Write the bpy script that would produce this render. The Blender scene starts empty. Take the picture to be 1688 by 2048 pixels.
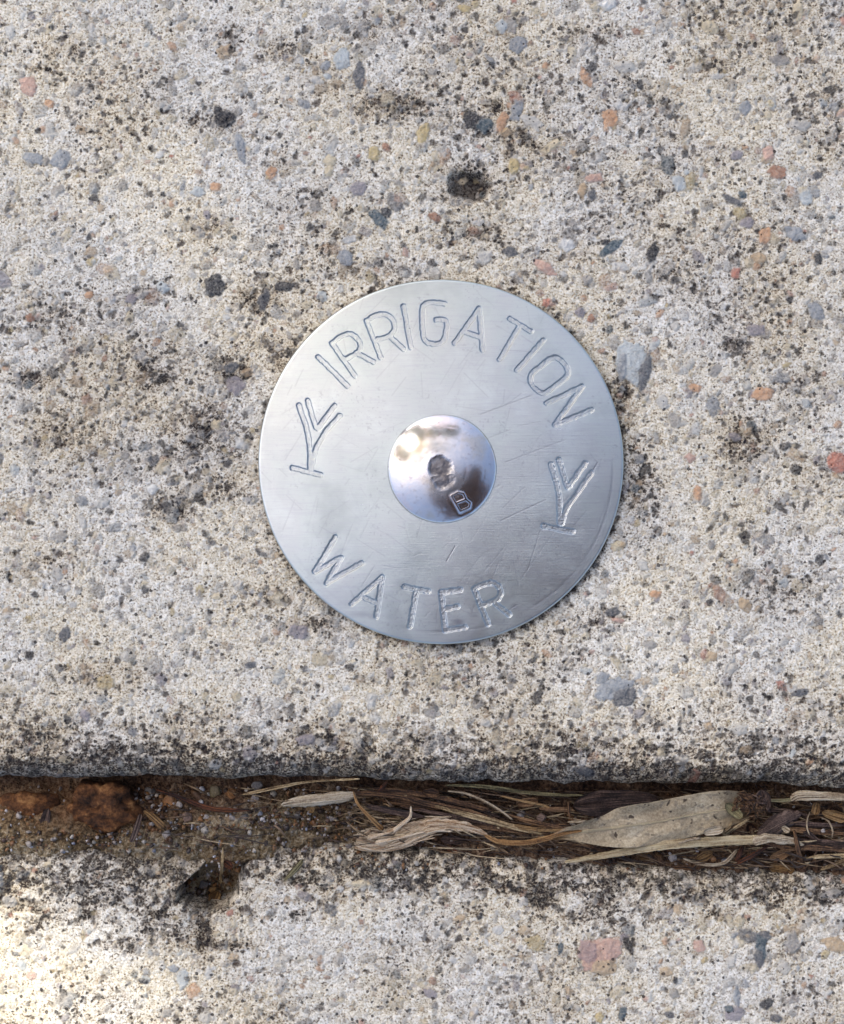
import bpy, math, random
import numpy as np
from mathutils import Vector

# ------------------------------------------------------------------ camera, sky, sun, exposure
SC = bpy.context.scene
COL = SC.collection
PX = 0.0523e-3            # metres on the paving per photograph pixel
W0, H0 = 844.0, 1024.0    # centre of the photograph
DIST = 0.19               # camera height above the paving
cam_d = bpy.data.cameras.new('camera')
cam = bpy.data.objects.new('camera', cam_d); COL.objects.link(cam)
cam.location = (0, 0, DIST)
cam_d.sensor_fit = 'VERTICAL'
cam_d.angle = 2 * math.atan(1024 * PX / DIST)
cam_d.clip_start = 0.005; cam_d.clip_end = 2000
SC.camera = cam

SUN_EL = math.radians(55); SUN_AZ = math.atan2(-0.72, 0.69)      # towards the upper left of the picture
SUN_DIR = Vector((math.sin(SUN_AZ) * math.cos(SUN_EL), math.cos(SUN_AZ) * math.cos(SUN_EL), math.sin(SUN_EL)))
wd = bpy.data.worlds.new("World"); SC.world = wd; wd.use_nodes = True
wn = wd.node_tree.nodes
bg = wn.get('Background') or wn.new('ShaderNodeBackground')
sk = wn.new('ShaderNodeTexSky'); sk.sky_type = 'NISHITA'; sk.sun_disc = False
sk.sun_elevation = SUN_EL; sk.sun_rotation = SUN_AZ
sk.air_density = 0.8; sk.dust_density = 4.2; sk.ozone_density = 0.0
wd.node_tree.links.new(sk.outputs[0], bg.inputs[0]); bg.inputs[1].default_value = 0.15
sun_d = bpy.data.lights.new('sun', 'SUN'); sun_d.energy = 2.0; sun_d.angle = math.radians(0.53)
sun_d.color = (1, 0.95, 0.86)
sun = bpy.data.objects.new('sun', sun_d); COL.objects.link(sun)
sun.rotation_euler = SUN_DIR.to_track_quat('Z', 'Y').to_euler()
SC.view_settings.view_transform = 'Standard'; SC.view_settings.look = 'None'
SC.view_settings.exposure = 1.24; SC.view_settings.gamma = 1.0

# ------------------------------------------------------------------ helpers
RNG = np.random.default_rng(11)
random.seed(11)
K = 0.62                                                            # picture value -> albedo
def alb(r, g, b, k=K):
    f = lambda v: ((v / 255 + 0.055) / 1.055) ** 2.4 if v > 10 else v / 255 / 12.92
    return np.array([f(r) * k, f(g) * k, f(b) * k])
def wx(px, z=0.0): return (px - W0) * PX * (DIST - z) / DIST         # photograph position -> place on a level z
def wy(py, z=0.0): return (H0 - py) * PX * (DIST - z) / DIST
def sstep(a, b, x):
    t = np.clip((x - a) / (b - a), 0, 1); return t * t * (3 - 2 * t)
_TAB = RNG.random((64, 256, 256))
def vnoise(x, y, seed=0):
    t = _TAB[seed % 64]
    xi = np.floor(x).astype(np.int64); yi = np.floor(y).astype(np.int64)
    fx = x - xi; fy = y - yi
    fx = fx * fx * (3 - 2 * fx); fy = fy * fy * (3 - 2 * fy)
    x0 = xi & 255; x1 = (xi + 1) & 255; y0 = yi & 255; y1 = (yi + 1) & 255
    return (t[x0, y0] * (1 - fx) + t[x1, y0] * fx) * (1 - fy) + (t[x0, y1] * (1 - fx) + t[x1, y1] * fx) * fy
def fbm(x, y, size, seed=0, octv=4, gain=0.5):
    a, s, tot = 0.0, 1.0, 0.0
    for k in range(octv):
        a = a + s * vnoise(x / size * 2 ** k + 17.3 * k, y / size * 2 ** k + 9.1 * k, seed + k); tot += s; s *= gain
    return a / tot                                                  # 0..1, mean .5

def catmull(pts, n, dims=2):
    p = np.array(pts, float)
    if len(p) == 2: t = np.linspace(0, 1, n)[:, None]; return p[0] * (1 - t) + p[1] * t
    e = np.vstack([2 * p[0] - p[1], p, 2 * p[-1] - p[-2]]); out = []
    L = np.concatenate([[0], np.cumsum(np.linalg.norm(np.diff(p[:, :dims], axis=0), axis=1))])
    for u in np.linspace(0, L[-1], n):
        i = min(np.searchsorted(L, u, 'right') - 1, len(p) - 2); i = max(i, 0); t = (u - L[i]) / max(L[i + 1] - L[i], 1e-9)
        a, b, c, d = e[i], e[i + 1], e[i + 2], e[i + 3]
        out.append(0.5 * (2 * b + (c - a) * t + (2 * a - 5 * b + 4 * c - d) * t * t + (3 * b - a - 3 * c + d) * t ** 3))
    return np.array(out)
def tag(o, label=None, cat=None, group=None, kind=None):
    if label: o['label'] = label
    if cat: o['category'] = cat
    if group: o['group'] = group
    if kind: o['kind'] = kind
    return o
def link(name, me, mat=None, parent=None):
    o = bpy.data.objects.new(name, me); COL.objects.link(o)
    if mat is not None and me is not None: me.materials.append(mat)
    if parent is not None: o.parent = parent
    return o
def empty(name, loc):
    o = bpy.data.objects.new(name, None); COL.objects.link(o); o.location = loc
    o.empty_display_size = 0.005
    bpy.context.view_layer.update()
    return o
def mesh_np(name, co, quads, smooth=True):
    """mesh from numpy: co (n,3), quads (m,4) or (m,3)"""
    me = bpy.data.meshes.new(name)
    k = quads.shape[1]; m = len(quads)
    me.vertices.add(len(co)); me.vertices.foreach_set('co', np.ascontiguousarray(co, np.float32).ravel())
    me.loops.add(m * k); me.loops.foreach_set('vertex_index', np.ascontiguousarray(quads, np.int32).ravel())
    me.polygons.add(m); me.polygons.foreach_set('loop_start', np.arange(0, m * k, k, dtype=np.int32))
    if smooth: me.polygons.foreach_set('use_smooth', np.ones(m, bool))
    me.update(calc_edges=True)
    return me
def mesh_py(name, vs, fs, smooth=True):
    me = bpy.data.meshes.new(name); me.from_pydata(vs, [], fs)
    if smooth: me.polygons.foreach_set('use_smooth', np.ones(len(fs), bool))
    me.update(); return me
def attr(me, name, arr):
    arr = np.asarray(arr, np.float32)
    if arr.ndim == 1:
        a = me.attributes.new(name, 'FLOAT', 'POINT'); a.data.foreach_set('value', arr)
    elif arr.shape[1] == 2:
        a = me.attributes.new(name, 'FLOAT2', 'POINT'); a.data.foreach_set('vector', arr.ravel())
    else:
        if arr.shape[1] == 3: arr = np.concatenate([arr, np.ones((len(arr), 1), np.float32)], 1)
        a = me.attributes.new(name, 'FLOAT_COLOR', 'POINT'); a.data.foreach_set('color', arr.ravel())
def grid_quads(nr, nc, wrap=False):
    r = np.arange(nr - 1)[:, None]; c = np.arange(nc if wrap else nc - 1)[None, :]
    c1 = (c + 1) % nc
    return np.stack([r * nc + c + 0 * r, r * nc + c1, (r + 1) * nc + c1, (r + 1) * nc + c], -1).reshape(-1, 4)

class NT:                                                           # terse node builder
    def __init__(s, name):
        s.m = bpy.data.materials.new(name); s.m.use_nodes = True
        s.t = s.m.node_tree; s.t.nodes.clear()
        s.out = s.t.nodes.new('ShaderNodeOutputMaterial'); s.b = s.t.nodes.new('ShaderNodeBsdfPrincipled')
        s.t.links.new(s.b.outputs[0], s.out.inputs[0])
    def n(s, typ, **kw):
        n = s.t.nodes.new('ShaderNode' + typ)
        for k, v in kw.items(): setattr(n, k, v)
        return n
    def put(s, sock, v):
        if isinstance(v, bpy.types.NodeSocket): s.t.links.new(v, sock)
        elif isinstance(v, (tuple, list, np.ndarray)) and sock.type == 'RGBA': sock.default_value = (float(v[0]), float(v[1]), float(v[2]), 1)
        else: sock.default_value = v
    def coord(s, kind='Object', scale=1.0):
        tc = s.n('TexCoord'); mp = s.n('Mapping'); s.t.links.new(tc.outputs[kind], mp.inputs[0])
        mp.inputs['Scale'].default_value = (scale,) * 3 if not isinstance(scale, tuple) else scale
        return mp.outputs[0]
    def noise(s, co, scale, detail=3, rough=0.55, dist=0.0):
        n = s.n('TexNoise'); s.put(n.inputs['Vector'], co)
        n.inputs['Scale'].default_value = scale; n.inputs['Detail'].default_value = detail
        n.inputs['Roughness'].default_value = rough; n.inputs['Distortion'].default_value = dist
        return n.outputs[0]
    def math(s, op, a, b=0.0, c=None, clamp=False):
        n = s.n('Math', operation=op, use_clamp=clamp); s.put(n.inputs[0], a); s.put(n.inputs[1], b)
        if c is not None: s.put(n.inputs[2], c)
        return n.outputs[0]
    def rng(s, v, a, b, c=0.0, d=1.0, smooth=True):
        n = s.n('MapRange', interpolation_type='SMOOTHSTEP' if smooth else 'LINEAR')
        s.put(n.inputs[0], v); n.inputs[1].default_value = a; n.inputs[2].default_value = b
        n.inputs[3].default_value = c; n.inputs[4].default_value = d
        return n.outputs[0]
    def mix(s, f, a, b, blend='MIX'):
        n = s.n('Mix', data_type='RGBA', blend_type=blend); s.put(n.inputs[0], f)
        s.put(n.inputs[6], a); s.put(n.inputs[7], b); return n.outputs[2]
    def ramp(s, f, stops):
        n = s.n('ValToRGB'); s.put(n.inputs[0], f); e = n.color_ramp.elements
        while len(e) < len(stops): e.new(0.5)
        for k, (p, c) in enumerate(stops): e[k].position = p; e[k].color = (float(c[0]), float(c[1]), float(c[2]), 1)
        return n.outputs[0]
    def at(s, name, out='Color'):
        n = s.n('Attribute', attribute_name=name); return n.outputs[out]
    def bump(s, h, dist, strength=1.0):
        n = s.n('Bump'); n.inputs['Strength'].default_value = strength; n.inputs['Distance'].default_value = dist
        s.put(n.inputs['Height'], h); s.put(s.b.inputs['Normal'], n.outputs[0])
    def set(s, **kw):
        for k, v in kw.items(): s.put(s.b.inputs[k.replace('_', ' ')], v)
        return s.m

# ------------------------------------------------------------------ materials
def mat_concrete():
    n = NT('weathered_concrete')
    co = n.coord('Object', 1000.0)                                  # millimetres
    g = n.at('grime', 'Fac')  # grime, with the painted contact shadow round the disc
    fine = n.noise(co, 4.6, 2, 0.6); mid = n.noise(co, 1.5, 3, 0.6); big = n.noise(co, 0.075, 3, 0.6); big2 = n.noise(co, 0.16, 2, 0.5)
    KC = 0.86
    v = n.math('MULTIPLY_ADD', mid, 0.50, n.math('MULTIPLY', fine, 0.92))
    v = n.math('MULTIPLY_ADD', n.math('POWER', g, 1.5), -0.17, v)
    cream = n.ramp(v, [(0.45, alb(60, 48, 39, KC)), (0.54, alb(140, 124, 104, KC)), (0.61, alb(198, 185, 160, KC)), (0.72, alb(228, 218, 197, KC)), (0.88, alb(252, 248, 238, KC))])
    cool = n.ramp(v, [(0.45, alb(58, 50, 46, KC)), (0.54, alb(138, 128, 116, KC)), (0.61, alb(194, 186, 172, KC)), (0.72, alb(228, 223, 212, KC)), (0.88, alb(252, 250, 246, KC))])
    c = n.mix(n.rng(big, 0.42, 0.6), cream, cool)
    # sand grains
    vo = n.n('TexVoronoi', feature='F1'); n.put(vo.inputs['Vector'], co); vo.inputs['Scale'].default_value = 1.25; vo.inputs['Randomness'].default_value = 1
    sep = n.n('SeparateColor'); n.put(sep.inputs[0], vo.outputs['Color'])
    gcol = n.ramp(sep.outputs[1], [(0.0, alb(186, 178, 168, .8)), (0.25, alb(226, 214, 190, .8)), (0.45, alb(166, 163, 160, .8)), (0.6, alb(238, 236, 230, .8)), (0.75, alb(210, 188, 160, .8)), (0.88, alb(196, 192, 188, .8)), (1.0, alb(132, 124, 118, .8))])
    gm = n.math('MULTIPLY', n.rng(sep.outputs[0], 0.6, 0.64), n.rng(vo.outputs['Distance'], 0.42, 0.3))
    c = n.mix(n.math('MULTIPLY', gm, 0.62), c, gcol)
    # placed stones, pores and stains carried by the mesh
    tn = n.n('Attribute', attribute_name='tint')
    c = n.mix(tn.outputs['Alpha'], c, n.mix(n.rng(fine, 0.3, 0.7, 0.0, 0.24), tn.outputs['Color'], n.mix(0.5, tn.outputs['Color'], alb(250, 245, 235, .8))))
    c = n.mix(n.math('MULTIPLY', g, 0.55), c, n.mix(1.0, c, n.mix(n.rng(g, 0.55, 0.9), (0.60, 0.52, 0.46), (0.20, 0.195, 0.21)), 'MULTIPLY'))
    c = n.mix(1.0, c, (1.0, 0.995, 0.955), 'MULTIPLY')
    # black pin-point lichen
    vp = n.n('TexVoronoi', feature='F1'); n.put(vp.inputs['Vector'], co); vp.inputs['Scale'].default_value = 1.9
    sp = n.n('SeparateColor'); n.put(sp.inputs[0], vp.outputs['Color'])
    dens = n.math('ADD', n.rng(big2, 0.35, 0.7, 0.04, 0.20), n.math('MULTIPLY', g, 0.75))
    rad = n.math('MULTIPLY_ADD', sp.outputs[2], 0.26, 0.12)
    pm = n.math('MULTIPLY', n.math('LESS_THAN', sp.outputs[0], dens), n.math('LESS_THAN', n.math('ADD', vp.outputs['Distance'], n.math('MULTIPLY_ADD', fine, 0.3, -0.15)), rad))
    c = n.mix(n.math('MULTIPLY', pm, 0.8), c, n.mix(sp.outputs[1], alb(44, 34, 30), alb(34, 33, 42)))
    n.bump(n.math('SUBTRACT', v, n.math('MULTIPLY', pm, 0.35)), 0.00022, 0.8)
    return n.set(Base_Color=c, Roughness=0.86, **{'Specular IOR Level': 0.3})

def mat_soil():
    n = NT('damp_soil')
    co = n.coord('Object', 1000.0)
    a = n.noise(co, 0.25, 4, 0.6); b = n.noise(co, 2.6, 3, 0.65)
    v = n.math('MULTIPLY_ADD', a, 0.5, n.math('MULTIPLY', b, 0.6))
    dark = n.ramp(v, [(0.36, alb(22, 16, 13)), (0.48, alb(76, 56, 44)), (0.58, alb(122, 95, 73)), (0.72, alb(182, 158, 130))])
    olive = n.ramp(v, [(0.37, alb(38, 30, 21)), (0.47, alb(110, 92, 66)), (0.55, alb(154, 135, 104)), (0.68, alb(214, 202, 176))])
    rust = n.ramp(v, [(0.36, alb(44, 27, 16)), (0.5, alb(112, 76, 46)), (0.7, alb(166, 122, 80))])
    c = n.mix(n.at('moss', 'Fac'), dark, olive); c = n.mix(n.at('rust', 'Fac'), c, rust)
    n.bump(v, 0.0012, 1.0)
    return n.set(Base_Color=c, Roughness=0.92, **{'Specular IOR Level': 0.25})

def mat_fibre(name, lo, mid, hi, spots=0.0, rough=0.6, lift=0.0):
    """dry plant matter with streaks along its length (uses the stored length/width coordinates)"""
    n = NT(name)
    at = n.n('Attribute', attribute_name='strand'); mp = n.n('Mapping'); n.t.links.new(at.outputs['Vector'], mp.inputs[0])
    oi = n.n('ObjectInfo')
    off = n.n('CombineXYZ'); n.put(off.inputs[0], n.math('MULTIPLY', oi.outputs['Random'], 37.0)); n.put(off.inputs[1], n.math('MULTIPLY', oi.outputs['Random'], 11.0))
    n.t.links.new(off.outputs[0], mp.inputs['Location'])
    mp.inputs['Scale'].default_value = (0.22, 7.0, 1)
    st = n.noise(mp.outputs[0], 1.0, 4, 0.65)
    co = n.coord('Object', 1000.0); bl = n.noise(co, 0.5, 3, 0.6); fn = n.noise(co, 5.0, 2, 0.6)
    v = n.math('MULTIPLY_ADD', st, 0.85, n.math('MULTIPLY_ADD', bl, 0.2, n.math('MULTIPLY', n.math('SUBTRACT', oi.outputs['Random'], 0.5), 0.12)))
    v = n.math('MULTIPLY_ADD', n.math('SUBTRACT', fn, 0.5), 0.25, v)
    if lift: v = n.math('ADD', v, lift)
    c = n.ramp(v, [(0.36, np.array(lo) * 0.45), (0.44, lo), (0.54, mid), (0.66, hi)])
    if spots:
        sp = n.rng(n.noise(co, 2.0, 2, 0.5), 0.60, 0.68)
        c = n.mix(n.math('MULTIPLY', sp, spots), c, alb(52, 38, 28))
    n.bump(n.math('ADD', st, n.math('MULTIPLY', fn, 0.4)), 0.00035, 0.9)
    return n.set(Base_Color=c, Roughness=rough, **{'Specular IOR Level': 0.3})

def mat_leaf_blade():
    n = NT('dry_leaf')
    at = n.n('Attribute', attribute_name='strand')
    sx = n.n('SeparateXYZ'); n.put(sx.inputs[0], at.outputs['Vector'])
    co = n.coord('Object', 1000.0)
    a = n.noise(co, 0.22, 4, 0.6); f = n.noise(co, 4.0, 3, 0.65); m = n.noise(co, 1.6, 2, 0.5)
    v = n.math('MULTIPLY_ADD', a, 0.55, n.math('MULTIPLY', f, 0.5))
    c = n.ramp(v, [(0.36, alb(118, 102, 80, .64)), (0.48, alb(156, 140, 113, .68)), (0.58, alb(178, 163, 134, .7)), (0.72, alb(210, 197, 170, .74))])
    c = n.mix(n.math('MULTIPLY', n.rng(m, 0.58, 0.67), 0.55), c, alb(112, 104, 94))
    dots = n.rng(n.noise(co, 1.5, 1, 0.4), 0.68, 0.74)
    c = n.mix(n.math('MULTIPLY', dots, 0.9), c, alb(58, 42, 32))
    c = n.mix(n.rng(sx.outputs[0], 3.2, 0.2), c, alb(150, 106, 62))                # browner towards the stalk
    c = n.mix(n.math('MULTIPLY', n.rng(sx.outputs[0], 15.5, 19.5), 0.7), c, alb(104, 82, 54))
    n.bump(v, 0.0002, 0.7)
    return n.set(Base_Color=c, Roughness=0.62, **{'Specular IOR Level': 0.3})

def mat_pebble(name, a, b, rough=0.45):
    n = NT(name)
    co = n.coord('Object', 1000.0); oi = n.n('ObjectInfo')
    cx = n.n('VectorMath', operation='ADD'); n.put(cx.inputs[0], co); n.put(cx.inputs[1], oi.outputs['Location'])
    v = n.math('MULTIPLY_ADD', n.noise(co, 0.9, 4, 0.6), 0.6, n.math('MULTIPLY', n.noise(co, 5.0, 2, 0.6), 0.4))
    c = n.ramp(v, [(0.36, a), (0.62, b)])
    c = n.mix(n.math('MULTIPLY', n.rng(n.noise(co, 1.3, 3, 0.6), 0.45, 0.62), 0.75), c, alb(88, 68, 52))      # earth stuck to it
    n.bump(v, 0.0003, 0.9)
    return n.set(Base_Color=c, Roughness=rough, **{'Specular IOR Level': 0.4})

def mat_clod():
    n = NT('rusty_earth')
    co = n.coord('Object', 1000.0)
    v = n.math('MULTIPLY_ADD', n.noise(co, 0.55, 4, 0.65), 0.75, n.math('MULTIPLY', n.noise(co, 3.4, 3, 0.65), 0.3))
    c = n.ramp(v, [(0.38, alb(28, 17, 10)), (0.49, alb(82, 52, 30)), (0.58, alb(122, 80, 46)), (0.7, alb(180, 132, 84))])
    n.bump(v, 0.0005, 0.9)
    return n.set(Base_Color=c, Roughness=0.85, **{'Specular IOR Level': 0.25})

def mat_aluminium():
    n = NT('stamped_aluminium')
    co = n.coord('Object', 1000.0)
    m1 = n.n('Mapping'); n.put(m1.inputs[0], co); m1.inputs['Rotation'].default_value = (0, 0, 0.7); m1.inputs['Scale'].default_value = (0.5, 9, 1)
    m2 = n.n('Mapping'); n.put(m2.inputs[0], co); m2.inputs['Rotation'].default_value = (0, 0, -1.1); m2.inputs['Scale'].default_value = (0.35, 7, 1)
    br = n.noise(m1.outputs[0], 1.0, 3, 0.6); br2 = n.noise(m2.outputs[0], 1.0, 3, 0.6); bl = n.noise(co, 0.12, 4, 0.6); fn = n.noise(co, 3.2, 3, 0.6)
    c = n.ramp(bl, [(0.32, (0.42, 0.46, 0.445)), (0.44, (0.495, 0.54, 0.52)), (0.55, (0.495, 0.525, 0.515)), (0.68, (0.555, 0.60, 0.58))])
    c = n.mix(n.rng(br2, 0.46, 0.7, 0, 0.36), c, (0.42, 0.43, 0.47))
    c = n.mix(n.rng(fn, 0.56, 0.72, 0, 0.36), c, (0.40, 0.42, 0.45))
    sc = n.n('Attribute', attribute_name='wear_shade'); c = n.mix(sc.outputs['Alpha'], c, sc.outputs['Color'])
    r = n.math('MULTIPLY_ADD', n.noise(co, 0.35, 4, 0.65), 0.22, n.math('MULTIPLY_ADD', br, 0.08, 0.18))
    n.bump(n.math('ADD', br, n.math('MULTIPLY_ADD', br2, 0.8, n.math('MULTIPLY', fn, 0.9))), 0.000008, 0.8)
    return n.set(Base_Color=c, Metallic=1.0, Roughness=r)

def mat_zinc():
    n = NT('zinc_plated_steel')
    co = n.coord('Object', 1000.0)
    a = n.noise(co, 0.32, 3, 0.6); b = n.noise(co, 1.6, 3, 0.6)
    c = n.ramp(a, [(0.34, (0.62, 0.54, 0.44)), (0.45, (0.64, 0.62, 0.62)), (0.55, (0.57, 0.59, 0.63)), (0.66, (0.64, 0.56, 0.55))])
    c = n.mix(0.35, c, (0.56, 0.55, 0.54))
    c = n.mix(n.rng(b, 0.56, 0.75, 0, 0.5), c, (0.34, 0.29, 0.28))
    sc = n.n('Attribute', attribute_name='wear_shade'); c = n.mix(sc.outputs['Alpha'], c, sc.outputs['Color'])
    r = n.math('MULTIPLY_ADD', b, 0.10, n.math('MULTIPLY_ADD', sc.outputs['Alpha'], 0.35, 0.13))
    n.bump(b, 0.00002, 0.6)
    return n.set(Base_Color=c, Metallic=1.0, Roughness=r)

M_CON = mat_concrete(); M_SOIL = mat_soil()
M_STRAW = mat_fibre('pale_straw', alb(104, 80, 52), alb(178, 152, 110), alb(228, 206, 164), 0.3)
M_GREEN = mat_fibre('greenish_straw', alb(84, 76, 50), alb(136, 126, 88), alb(178, 168, 128), 0.3)
M_WHITE = mat_fibre('bleached_straw', alb(134, 112, 88), alb(204, 184, 152), alb(240, 226, 200), 0.1)
M_BROWN = mat_fibre('brown_straw', alb(54, 35, 23), alb(118, 86, 58), alb(176, 140, 102), 0.3)
M_MAUVE = mat_fibre('weathered_bark', alb(42, 31, 28), alb(96, 76, 68), alb(152, 128, 114), 0.3)
M_RED = mat_fibre('red_brown_bark', alb(40, 20, 12), alb(92, 50, 26), alb(140, 84, 46), 0.2)
M_TAN = mat_fibre('tan_flake', alb(92, 66, 36), alb(154, 118, 72), alb(190, 158, 112), 0.4)
M_STALK = mat_fibre('leaf_stalk', alb(98, 64, 34), alb(156, 114, 66), alb(192, 154, 104), 0.3)
M_ROOT = mat_fibre('dry_root', alb(120, 90, 64), alb(200, 166, 128), alb(250, 230, 200), 0.15, lift=0.07)
M_VEIN = None
M_BLADE = mat_leaf_blade(); M_CLOD = mat_clod()
PEB = {'grey': mat_pebble('grey_stone', alb(92, 88, 86), alb(152, 148, 144)), 'white': mat_pebble('white_quartz', alb(138, 130, 124), alb(204, 196, 190), 0.3),
       'orange': mat_pebble('orange_stone', alb(118, 74, 34), alb(190, 134, 74)), 'olive': mat_pebble('olive_stone', alb(84, 74, 44), alb(140, 126, 88)),
       'brown': mat_pebble('brown_stone', alb(66, 42, 24), alb(130, 92, 58)), 'blue': mat_pebble('blue_grey_stone', alb(108, 112, 124), alb(170, 176, 188), 0.35),
       'pink': mat_pebble('pinkish_stone', alb(112, 88, 76), alb(170, 144, 128)), 'dark': mat_pebble('dark_stone', alb(40, 40, 44), alb(88, 88, 94))}
M_PALE = mat_fibre('cream_straw', alb(150, 126, 90), alb(204, 182, 140), alb(236, 218, 178), 0.25, lift=0.03)
M_VEIN = mat_fibre('leaf_vein', alb(226, 208, 170, 1.4), alb(200, 184, 150, .8), alb(214, 198, 164, .8))
M_ALU = mat_aluminium(); M_ZINC = mat_zinc()

# ------------------------------------------------------------------ the setting: paving, kerb, soil, ground
def edge_up(x):                                                     # lower edge of the big slab (photograph pixels)
    return 1555 + 22 * x / 1688 + 22 * (fbm(x, 0 * x, 60, 3, 5, 0.62) - 0.5) + 10 * (fbm(x, 0 * x + 3, 400, 7, 2) - 0.5)
def edge_low(x):                                                    # upper edge of the kerb
    b = np.interp(x, [-6000, -400, 0, 100, 250, 400, 560, 700, 900, 1100, 1300, 1688, 2100, 8000], [1690, 1688, 1690, 1686, 1698, 1706, 1688, 1694, 1710, 1720, 1740, 1750, 1752, 1752])
    return b + 16 * (fbm(x, 0 * x + 5, 60, 13) - 0.5)
def notch(x, y):                                                    # chipped-out corner of the kerb
    xl = np.interp(y, [1690, 1715, 1745, 1780, 1805, 1830], [425, 422, 396, 356, 350, 410]) + 14 * (fbm(x, y, 24, 21, 3) - 0.5)
    xr = np.interp(y, [1690, 1740, 1790, 1815, 1830], [520, 486, 468, 452, 420]) + 22 * (fbm(x, y, 30, 25, 3) - 0.5)
    return sstep(-3, 4, x - xl) * sstep(-8, 12, xr - x) * sstep(1836, 1800, y)
R_UP, R_LOW = 50.0, 50.0                                            # arris radii, px
def arris(s, R):
    t = np.clip(1 - s / R, 0, 1); return -R * (1 - np.sqrt(np.maximum(0, 1 - t * t))) * PX
def surf_noise(x, y, sd):
    return PX * (3.0 * (fbm(x, y, 140, sd, 3) - 0.5) + 3.6 * (fbm(x, y, 22, sd + 3, 3) - 0.5) + 2.2 * (vnoise(x / 5, y / 5, sd + 5) - 0.5))
def kerb_z(px, py):
    s = py - edge_low(px)
    return arris(s, R_LOW) - 0.0006
def soil_z(px, py):
    t = (py - edge_up(px)) / (edge_low(px) - edge_up(px)); wl = 1 - sstep(520, 760, px)
    zl = -5.0 + 3.9 * sstep(0.05, 0.9, t); zr = -5.2 + 2.8 * sstep(0.1, 1.1, t)
    zl = zl - 1.6 * np.exp(-((px - 215) / 105) ** 2 - ((py - 1628) / 52) ** 2)
    z = zl * wl + zr * (1 - wl) - 7 * sstep(1.18, 1.5, t)
    z = np.maximum(z, np.where(notch(px, py) > 0.02, -4.6 - 1.0 * (py > 1740), -99))
    return z * 1e-3

def graded(lo, hi, step, far, wide=0):
    a = np.arange(lo, hi + step, step, dtype=np.float64)
    if wide: a = np.concatenate([np.arange(lo - wide, lo, 2 * step), a, np.arange(a[-1] + 2 * step, a[-1] + wide, 2 * step)])
    g = []; d = step; p = 0
    while p < far: d *= 1.5; p += d; g.append(p)
    g = np.array(g)
    return np.concatenate([a[0] - g[::-1], a, a[-1] + g])

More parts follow.
